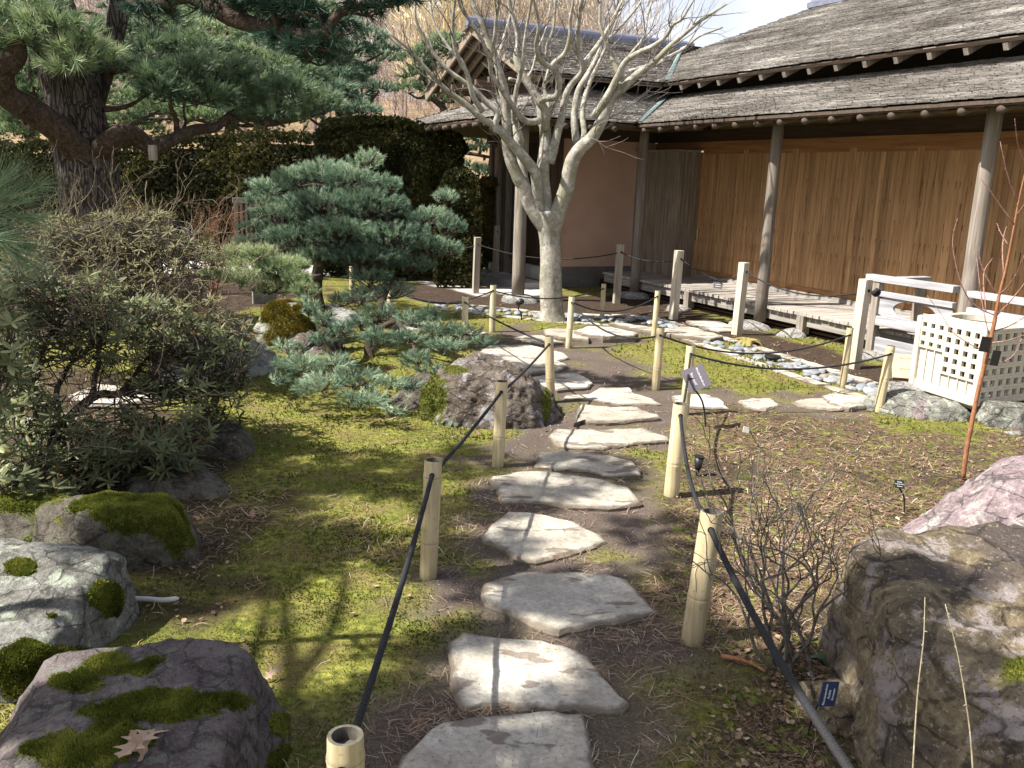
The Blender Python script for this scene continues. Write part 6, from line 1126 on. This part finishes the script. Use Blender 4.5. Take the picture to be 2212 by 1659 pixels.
for i,(x,y,w_,h_) in enumerate(((478,1008,.062,.085),(524,1070,.052,.085))):
    c=P(*qS([(x,y)])[0],SY-.02); m=MB(); m.box((0,0,0),(w_,.004,h_),.5,rotz(.2)@np.array(Matrix.Rotation(.12,3,'Y'))); tag(m.build('hanging_label',BLK,loc=tuple(c)),['black tag tied behind the red sapling stem, the higher one','black tag hanging in front of the lattice box, right of the red stem'][i],'tag')
# ================================================================ lattice stone box
lx=empty('lattice_box',(3.37,6.22,0),0,'pale concrete lattice box with square holes and a round opening on top','concrete planter')
CONC=simple('cast_concrete',(.52,.475,.385),.9,.15,30,.14,0,.4)
zb,zt=.09,.665; a1=R(18); a2=R(28); d1=np.array([-math.sin(a1),math.cos(a1),0]); d2=np.array([math.cos(a2),math.sin(a2),0]); W1,W2=.66,.70; up_=np.array([0,0,1.])
def face(root,o,dx,dn,Wd,cols,rows,hole,solid=None,name='lattice_face'):
    """a wall of bars: strips between the rows, pillars between the holes; dn points outward"""
    mb=MB(); z0,z1=zb+.035,zt-.03; th=.028
    def bar(x0,x1,za,zb_,t=th,dd=0):
        c=o+dx*(x0+x1)/2+up_*(za+zb_)/2-dn*(t/2+dd); M=np.stack([dx,dn,up_],-1); mb.box(c,(x1-x0,t,zb_-za),.5,M)
    return mb,bar
def cell_rows(bar,x0,x1,zs,ncol,hw,hh):
    """zs: hole centre heights, top to bottom within [lo,hi] -> strips"""
    pass
# left (sunlit) face: holes upper part, fluted panel below, as two column blocks
dn1=-np.cross(d1,up_); dn1=dn1 if dn1@np.array([-1,-1,0])>0 else -dn1; dn2=np.cross(d2,up_); dn2=dn2 if dn2@np.array([0,-1,0])>0 else -dn2
def lattice(root,o,dx,dn,blocks,Wd,name):
    mb,bar=face(root,o,dx,dn,Wd,0,0,0)
    z0,z1=zb+.035,zt-.028; e=.0
    for (x0,x1,nc,rows,zl,hw,hh) in blocks:      # holes fill zl..z1
        H_=(z1-zl)/rows; cw=(x1-x0)/nc
        for r_ in range(rows):
            zc=z1-(r_+.5)*H_
            bar(x0,x1,zc+hh/2,z1-r_*H_); bar(x0,x1,z1-(r_+1)*H_,zc-hh/2)
            for k in range(nc+1):
                xa=x0+(k-.5)*cw+hw/2 if k else x0; xb=x0+(k+.5)*cw-hw/2 if k<nc else x1
                bar(xa,xb,zc-hh/2,zc+hh/2)
        if zl>z0+.02:
            bar(x0,x1,z0,z0+.035); fl=x0; n_=nc
            bar(x0,x1,z0+.035,zl,.01,.018)
            for k in range(n_+1): xk=x0+k*(x1-x0)/n_; bar(max(xk-.006,x0),min(xk+.006,x1),z0+.035,zl,.012,.006)
    return mb.build(name,CONC,root,bevel=.003)
o0=np.array([0,0,0.])
lattice(lx,o0,d1,dn1,[(.03,.375,4,5,zb+.17,.043,.043),(.375,.63,3,3,zb+.33,.040,.036)],W1,'sunlit_face')
lattice(lx,o0,d2,dn2,[(.03,.67,7,6,zb+.035,.048,.046)],W2,'shaded_face')
fr2=MB()
def bar3(a,b,w_,h_,mb=fr2,t=.5):
    a=np.array(a);b=np.array(b); d=b-a; l=np.linalg.norm(d); d/=l; s=np.cross(d,up_) if abs(d[2])<.9 else np.array([1,0,0.]); s/=np.linalg.norm(s); mb.box((a+b)/2,(l,w_,h_),t,np.stack([d,s,np.cross(d,s)],-1))
C4=[o0,d1*W1,d1*W1+d2*W2,d2*W2]
cen=(d1*W1+d2*W2)/2
for c in C4: q=c+(cen-c)*.045; M=np.stack([d1,-d2,up_],-1); fr2=MB(); fr2.box(q+up_*(zb+zt)/2,(.055,.055,zt-zb-.001),.5,M); fr2.build('corner_pillar',CONC,lx,bevel=.014)
# back faces, plain
bkf=MB(); 
for a,b,n_ in ((C4[1],C4[2],d1),(C4[3],C4[2],d2)):
    c=(a+b)/2-n_*.02+up_*(zb+zt)/2; M=np.stack([(b-a)/np.linalg.norm(b-a),n_,up_],-1); bkf.box(c,(np.linalg.norm(b-a)-.06,.03,zt-zb-.04),.5,M)
bkf.build('rear_faces',CONC,lx)
# chamfered base and the top slab with its round opening
def ringq(off,z): return np.array([c+(cen-c)/np.linalg.norm(cen-c)*off+up_*z for c in C4])
V=np.vstack([ringq(.16,zb-.055),ringq(.0,zb),ringq(.0,zb+.036),ringq(.03,zb+.037)]); F=[]
for r_ in range(3): F+=[[r_*4+k,r_*4+(k+1)%4,r_*4+4+(k+1)%4,r_*4+4+k] for k in range(4)]
MB().add(V,F+[[0,1,2,3],[12,13,14,15]]).build('base_tray',CONC,lx,bevel=.006)
k=48; a=np.linspace(0,2*math.pi,k,endpoint=False); mb=MB(); rad=.235; Mx=np.stack([d1,-d2,up_],-1)
sq=[]
for aa in a:
    dx,dy=math.cos(aa),math.sin(aa); s=min((W1/2)/max(abs(dx),1e-6),(W2/2)/max(abs(dy),1e-6)); sq.append(cen+d1*dx*s+d2*dy*s)
sq=np.array(sq); ci=cen+d1*np.cos(a)[:,None]*rad+d2*np.sin(a)[:,None]*rad; cm=cen+d1*np.cos(a)[:,None]*(rad+.03)+d2*np.sin(a)[:,None]*(rad+.03)
ins=sq+(cen-sq)*.03
V=np.vstack([sq+up_*(zt-.027),sq+up_*(zt-.01),ins+up_*zt,cm+up_*(zt+.0),cm*.5+ci*.5+up_*(zt+.014),ci+up_*(zt+.004),ci+up_*(zt-.08)]); q=np.arange(k);q2=(q+1)%k
mb.add(V,np.vstack([np.stack([r_*k+q,r_*k+q2,(r_+1)*k+q2,(r_+1)*k+q],-1) for r_ in range(6)])); mb.build('top_slab',CONC,lx,smooth=False)
mb=MB(); mb.tube([cen+up_*(zt-.30),cen+up_*(zt-.04)],[rad*1.02,rad*1.02],32); mb.build('inner_bin',simple('inner_shadow_metal',(.10,.085,.07),.8),lx,True)
# ================================================================ bench behind the dwarf pine
be=empty('garden_bench',tuple(P(565,640,12.2)*[1,1,0]),.35,'weathered grey slatted bench half hidden behind the dwarf pine','bench')
m=MB(); m.box((0,0,.42),(.62,.42,.03),.6); m.build('seat',WX,be)
for sx in(-.29,.29):
    for sy,hh in((-.18,.42),(.18,1.15)): m=MB(); m.bb((sx-.025,sy-.025,0),(sx+.025,sy+.025,hh if sy>0 else .40),.6); m.build('leg',WZ,be)
m=MB(); m.bb((-.33,.155,1.15),(.33,.205,1.22),.8); m.build('top_rail',WX,be)
for x in np.linspace(-.22,.22,8): m=MB(); m.bb((x-.014,.17,.55),(x+.014,.185,1.148),.8); m.build('back_slat',WZ,be)
m=MB(); m.bb((-.265,.16,.5),(.265,.195,.548),.6); m.build('lower_rail',WX,be)
# small wooden tag hanging from the limb of the big pine
c=P(330,330,8.5); m=MB(); m.box((0,0,0),(.07,.05,.14),.7); tg_=tag(m.build('wooden_tag',WZ,bevel=.004,loc=tuple(c)),'small wooden tag hanging below the right limb of the large pine','tag'); m=MB(); m.tube([(0,0,.06),(0,0,.13)],.003,6); m.build('cord',BLK,tg_)
# low plank edging of the far bed, seen beside the dwarf pine
g=G(572,655); m=MB(); m.box((0,0,.10),(.3,.04,.22),.2,rotz(.6)); tag(m.build('bed_edging',WX,loc=tuple(g),bevel=.004),'short grey plank edging a far bed, left of the golden moss rock','edging board')
# grey stone box near the far corner of the teahouse
g=G(1066,594); m=MB(); m.box((0,0,.14),(.16,.10,.13),.6,rotz(.2)); tag(m.build('junction_box',PALE,loc=tuple(g),bevel=.006),'pale box standing on the white stone at the teahouse corner','box')
# driftwood
g=G(322,1306); V=MB(); pp=smooth_line([(-.11,0,.02),(-.02,.01,.018),(.05,0,.02),(.11,.01,.025)],4); V.tube(pp,[.004]+[.010]*(len(pp)-2)+[.004],7,.8); tag(V.build('bark_strip',PALE,smooth=True,loc=tuple(g)),'pale strip of wood lying on the moss behind the purple rock','wood strip')
g=G(1600,1440); V=MB(); pp=smooth_line([(-.06,.03,.02),(-.02,.0,.03),(.03,-.01,.02),(.07,-.05,.015)],4); V.tube(pp,np.linspace(.009,.005,len(pp)),7,.8); tag(V.build('fallen_stick',B_RED,smooth=True,loc=tuple(g)),'short reddish stick under the leafless shrub','stick')
# ferns
FERN=mat_leafy('fern_fronds',[(0,(.08,.10,.03)),(.5,(.2,.22,.06)),(1,(.4,.32,.12))],.6,.2)
def fern(base,label,s,n,seed,t,mt=FERN):
    rg=np.random.default_rng(seed); root=empty('fern',tuple(base),0,label,'fern'); mb=MB()
    for i in range(n):
        a=rg.uniform(0,6.28); d=np.array([math.cos(a),math.sin(a),0]); pts=smooth_line([(0,0,0),tuple(d*s*.4+[0,0,s*.35]),tuple(d*s*.8+[0,0,s*.3]),tuple(d*s*1.1+[0,0,s*.08])],6); mb.tube(pts,np.linspace(.003,.001,len(pts)),4,t)
        for j in range(2,len(pts)-1):
            tn=pts[j+1]-pts[j]; tn/=np.linalg.norm(tn); sd=np.cross(tn,[0,0,1.]); sd/=np.linalg.norm(sd); w_=s*.28*(1-j/len(pts))+.01
            for sg in(-1,1): q0=pts[j]; mb.add([q0-tn*.006,q0+tn*.006,q0+sd*sg*w_+tn*w_*.3],[[0,1,2]],np.clip(t+rg.normal()*.1,0,1))
    mb.build('fronds',mt,root); return root
fern(G(1612,745),'bronzed fern beside the rounded white stones',.17,22,91,.8); fern(G(988,912),'small green fern at the foot of the red-brown boulder',.12,12,92,.25,N_GREEN)
fern(G(1795,1440),'tuft of thin green leaves beside the ochre boulder',.07,10,93,.3,N_GREEN)
# fallen oak leaves
def leafz(px,py,z): return z
for i,(px,py,z,s,yaw,lb,tl,t) in enumerate([(330,1580,.262,.125,2.9,'large pale oak leaf lying on the moss of the purple rock',(.15,.1),.75),(316,1636,.25,.075,1.0,'curled grey oak leaf under the large one on the purple rock',(.8,.2),.55),
 (533,1408,.012,.05,.5,'orange oak leaf on the sunlit moss behind the purple rock',(.2,.3),.6),(580,1460,.02,.05,-.9,'pale oak leaf leaning on the right edge of the purple rock',(.5,.4),.7),(350,1325,.015,.035,1.9,'little brown leaf beside the pale strip of wood',(.3,.2),.5),
 (855,1205,.012,.04,.9,'small curled brown leaf left of the nearest left post',(.8,.1),.4),(1033,938,.012,.035,.3,'reddish leaf left of the second nearest left post',(.4,.1),.3),(1107,986,.012,.03,1.2,'small reddish leaf before the narrow stepping stone',(.4,.1),.35),
 (1180,928,.012,.035,2.2,'pale leaf at the foot of the red-brown boulder',(.5,.1),.8),(545,1115,.012,.05,.2,'brown leaf in the shade of the moss lawn',(.3,.2),.4),(790,1035,.012,.04,1.8,'dark leaf on the moss right of the shrub',(.3,.2),.3)]): oak(px,py,z,s,yaw,lb,tl,t)
# ================================================================ litter, needles and moss on the ground
def in_frame(x,y):
    a,b=proj(np.stack([x,y,0*x],-1)); return (a>-250)&(a<2460)&(b>350)&(b<1900)
def samp(n,seed,dens):
    rg=np.random.default_rng(seed); px=rg.uniform(-200,2400,n); py=540+ (1850-540)*rg.random(n)**.75
    r0,r1,r2=[np.array(v) for v in zip(*[ray(a,b) for a,b in zip(px[:1],py[:1])])] if False else (None,)*3
    x=px-1106.; y=829.5-py; c,s=math.cos(RO),math.sin(RO); xl=c*x-s*y; yl=s*x+c*y; rz_=-FPX*math.sin(TH)+yl*math.cos(TH); t=-CH/rz_; X_=xl*t; Y_=(FPX*math.cos(TH)+yl*math.sin(TH))*t
    d=dens(X_,Y_); k=rg.random(n)<d; return X_[k],Y_[k],rg
HP=np.array([[3.0,5.9]])
def attr_at(A,x,y):
    i=np.clip(np.searchsorted(gy,y)-1,0,ny-2); j=np.clip(np.searchsorted(gx,x)-1,0,nx-2); return A[i,j]
def onstone(x,y):
    m=np.zeros(x.shape,bool)
    for p in SPOLY: m|=inpoly(x,y,p)
    return m
gxz=lambda x,y:hgt(x,y)
# needles
dn=lambda x,y:np.clip(.02+.7*attr_at(litter,x,y)+.3*(wnoise(x,y,1.7,51)>.66)+.12*attr_at(soil,x,y)+.25*attr_at(mulch,x,y),0,1)*np.where(onstone(x,y),.02,1)*np.where(attr_at(gravel,x,y)>.4,0,1)*np.clip(9/np.maximum(y,1),.2,1)
dn0=dn; dn=lambda x,y:dn0(x,y)*np.clip(wnoise(x,y,2.3,52)*2.2+wnoise(x,y,6,53)*1.2-.9,.06,1.6)
x,y,rg=samp(90000,101,dn); k=len(x); ln=rg.uniform(.03,.075,k); a=rg.uniform(0,math.pi*2,k); tl=rg.normal(size=k)*.16; bz=np.where(onstone(x,y),.045,0); cv=rg.normal(size=k)*.25
wd=np.maximum(.0009,.00038*y)*rg.uniform(.7,1.2,k)
d=np.stack([np.cos(a),np.sin(a),tl],-1)*ln[:,None]/2; s_=np.stack([-np.sin(a),np.cos(a),0*a],-1)*wd[:,None]; c=np.stack([x,y,gxz(x,y)+.006+np.abs(tl)*ln/2+bz],-1); mid_=c+s_/wd[:,None]*(cv*ln*.3)[:,None]+[0,0,.002]
V=np.stack([c-d-s_,c-d+s_,mid_+s_,mid_-s_,c+d-s_*.5,c+d+s_*.5],1).reshape(-1,3); F=(np.array([[0,1,2,3],[3,2,5,4]])[None]+(np.arange(k)*6)[:,None,None]).reshape(-1,4)
NEED=mat_leafy('fallen_needles',[(0,(.10,.06,.035)),(.4,(.24,.15,.09)),(.75,(.42,.31,.2)),(1,(.6,.52,.4))],.7,.1)
tag(MB().add(V,F,np.repeat(np.clip(rg.normal(.5,.22,k),0,1),6)).build('fallen_pine_needles',NEED),'scattered tan pine needles over moss and soil','needles',kind='stuff')
LITM=mat_leafy('crumbled_leaves',[(0,(.028,.02,.013)),(.35,(.09,.06,.036)),(.65,(.25,.17,.10)),(1,(.52,.41,.29))],.75,.15)
# broken leaves
dl=lambda x,y:np.clip(wnoise(x,y,2.1,54)*2.+wnoise(x,y,7,55)*1.4-.9,.08,1.6)*np.clip(.015+.6*attr_at(litter,x,y)+.3*attr_at(mulch,x,y),0,1)*np.where(onstone(x,y),.02,1)*np.where(attr_at(gravel,x,y)>.3,0,1)*np.clip(9/np.maximum(y,1),.3,1)
x,y,rg=samp(26000,102,dl); k=len(x); V0=np.array([[-.5,-.2,.1],[0,-.35,0],[.5,-.1,.12],[.4,.3,.05],[-.1,.38,.0],[-.45,.2,.15]]); F0=np.array([[0,1,4],[0,4,5],[1,3,4],[1,2,3]])
M=rand_rots(k,.7,rg)*rg.uniform(.008,.026,k)[:,None,None]; p=np.stack([x,y,gxz(x,y)+.008+rg.random(k)*.006],-1)
tag(MB().inst(V0,F0,p,M,np.clip(rg.normal(.45,.25,k),0,1)).build('leaf_litter',LITM),'broken brown and orange leaf litter on the soil','leaf litter',kind='stuff')
# moss fronds
dm=lambda x,y:np.clip(1-1.3*attr_at(soil,x,y)-attr_at(mulch,x,y)-attr_at(gravel,x,y)-.82*attr_at(litter,x,y),0,1)*np.clip((wnoise(x,y,5,61)+.7*wnoise(x,y,13,62))*1.6-.35,0.12,1)*np.where(onstone(x,y),0,1)*(y<11)
x,y,rg=samp(170000,103,dm); k=len(x); p=np.stack([x,y,gxz(x,y)-.001],-1); V,F,pp,M=moss_blades(rg,p,np.tile([0,0,1.],(k,1)),.009,.0026); sc_=np.clip(y/3.2,.8,2.6)*(.6+.9*wnoise(x,y,6,63)); M=M*sc_[:,None,None]
tag(MB().inst(V,F,pp,M,np.clip(.35+.9*(wnoise(x,y,3,64)-.4)+.4*(wnoise(x,y,11,65)-.5)+rg.normal(size=k)*.14,0,1)).build('moss_carpet',MOSSM),'short yellow-green moss covering the garden floor','moss',kind='stuff')
# small gravel grains on the path soil
dg=lambda x,y:np.clip(attr_at(soil,x,y)*.8+.05,0,1)*np.where(onstone(x,y),0.02,1)*(y<9)
x,y,rg=samp(16000,104,dg); k=len(x); V,F=ICO[1]; M=rand_rots(k,3,rg)*(rg.uniform(.0012,.0035,k)*np.clip(y/3,.8,2))[:,None,None]
tag(MB().inst(V,F,np.stack([x,y,gxz(x,y)+.001],-1),M,.5).build('grit',R_PALE),'fine pale grit on the trodden path','grit',kind='stuff')
# ================================================================ the far side of the garden
def hill():
    xs=np.linspace(-120,90,120); ys=np.linspace(26,150,60); X_,Y_=np.meshgrid(xs,ys); Z_=np.clip((Y_-26)/30,0,1)**1.3*3.2+np.clip((Y_-50)/80,0,1)*9+1.2*(wnoise(X_,Y_,.06,71)-.5)*np.clip((Y_-26)/30,0,1)-.05
    i=np.arange(59)[:,None]*120; j=np.arange(119)[None]; n=NT('meadow',.95,.1); n.color(n.ramp(n.noise(.8,6),[(.3,(.16,.105,.06)),(.55,(.25,.18,.11)),(.75,(.14,.14,.06))]))
    return MB().add(np.stack([X_,Y_,Z_],-1).reshape(-1,3),np.stack([i+j,i+j+1,i+120+j+1,i+120+j],-1).reshape(-1,4)).build('hill',n.m,smooth=True)
tag(hill(),'rising orange-brown winter meadow behind the garden','hill',kind='structure')
hz=lambda x,y:float(np.clip((y-26)/30,0,1)**1.3*3.2+np.clip((y-50)/80,0,1)*9)
WOODM=mat_leafy('far_twigs',[(0,(.17,.125,.115)),(.4,(.31,.245,.215)),(.75,(.46,.38,.32)),(1,(.62,.55,.48))],.8,.1); WILL=mat_leafy('willow_twigs',[(0,(.42,.33,.17)),(.5,(.62,.52,.3)),(1,(.8,.72,.5))],.7,.2)
def far_tree(x,y,h,n,rg,mb,tb=0,weep=False,rad=None):
    z=hz(x,y); rad=rad or h*.38; base=np.array([x,y,z]); mb.tube([base,base+[0,0,h*.6]],[h*.022,h*.008],5,.4)
    a=rg.uniform(0,6.28,n); r=rad*rg.random(n)**.5; zz=h*(.18+.8*rg.random(n)); r=r*np.sqrt(np.clip(1-((zz/h-.5)/.55)**2,.02,1)); c=base+np.stack([r*np.cos(a),r*np.sin(a),zz],-1)
    d=np.stack([np.cos(a)*.6,np.sin(a)*.6,(-1.6 if weep else 1.)*np.ones(n)],-1)+rg.normal(size=(n,3))*.45; d/=np.linalg.norm(d,axis=1)[:,None]; l=h*rg.uniform(.06,.16,n)*(1.3 if weep else 1); w_=h*.0022*rg.uniform(.6,1.5,n)
    s=np.cross(d,[0,-1,0.]); s/=np.linalg.norm(s,axis=1)[:,None]+1e-6
    V=np.stack([c-s*w_[:,None],c+s*w_[:,None],c+d*l[:,None]],1).reshape(-1,3); mb.add(V,np.arange(3*n).reshape(-1,3),np.repeat(np.clip(rg.normal(.5+tb,.2,n),0,1),3))
rg=np.random.default_rng(201); mb=MB()
for i in range(110): 
    y=rg.uniform(48,100); x=rg.uniform(-.62,.12)*y; far_tree(x,y,rg.uniform(6.5,10),900,rg,mb,rg.normal()*.12)
tag(mb.build('far_woodland',WOODM),'pale bare winter woodland on the slope behind the garden','woodland',kind='stuff')
for i,(px,Y_,h,lb) in enumerate(((960,60,13,'golden weeping willow behind the left part of the bare tree'),(1060,62,14,'golden weeping willow behind the gable peak'),(1180,60,14,'pale golden willow behind the middle of the bare tree'))):
    b=P(px,400,Y_); mb=MB(); far_tree(b[0],Y_,h,2600,rg,mb,.1,False,3.6); tag(mb.build('willow',WILL),lb,'willow')
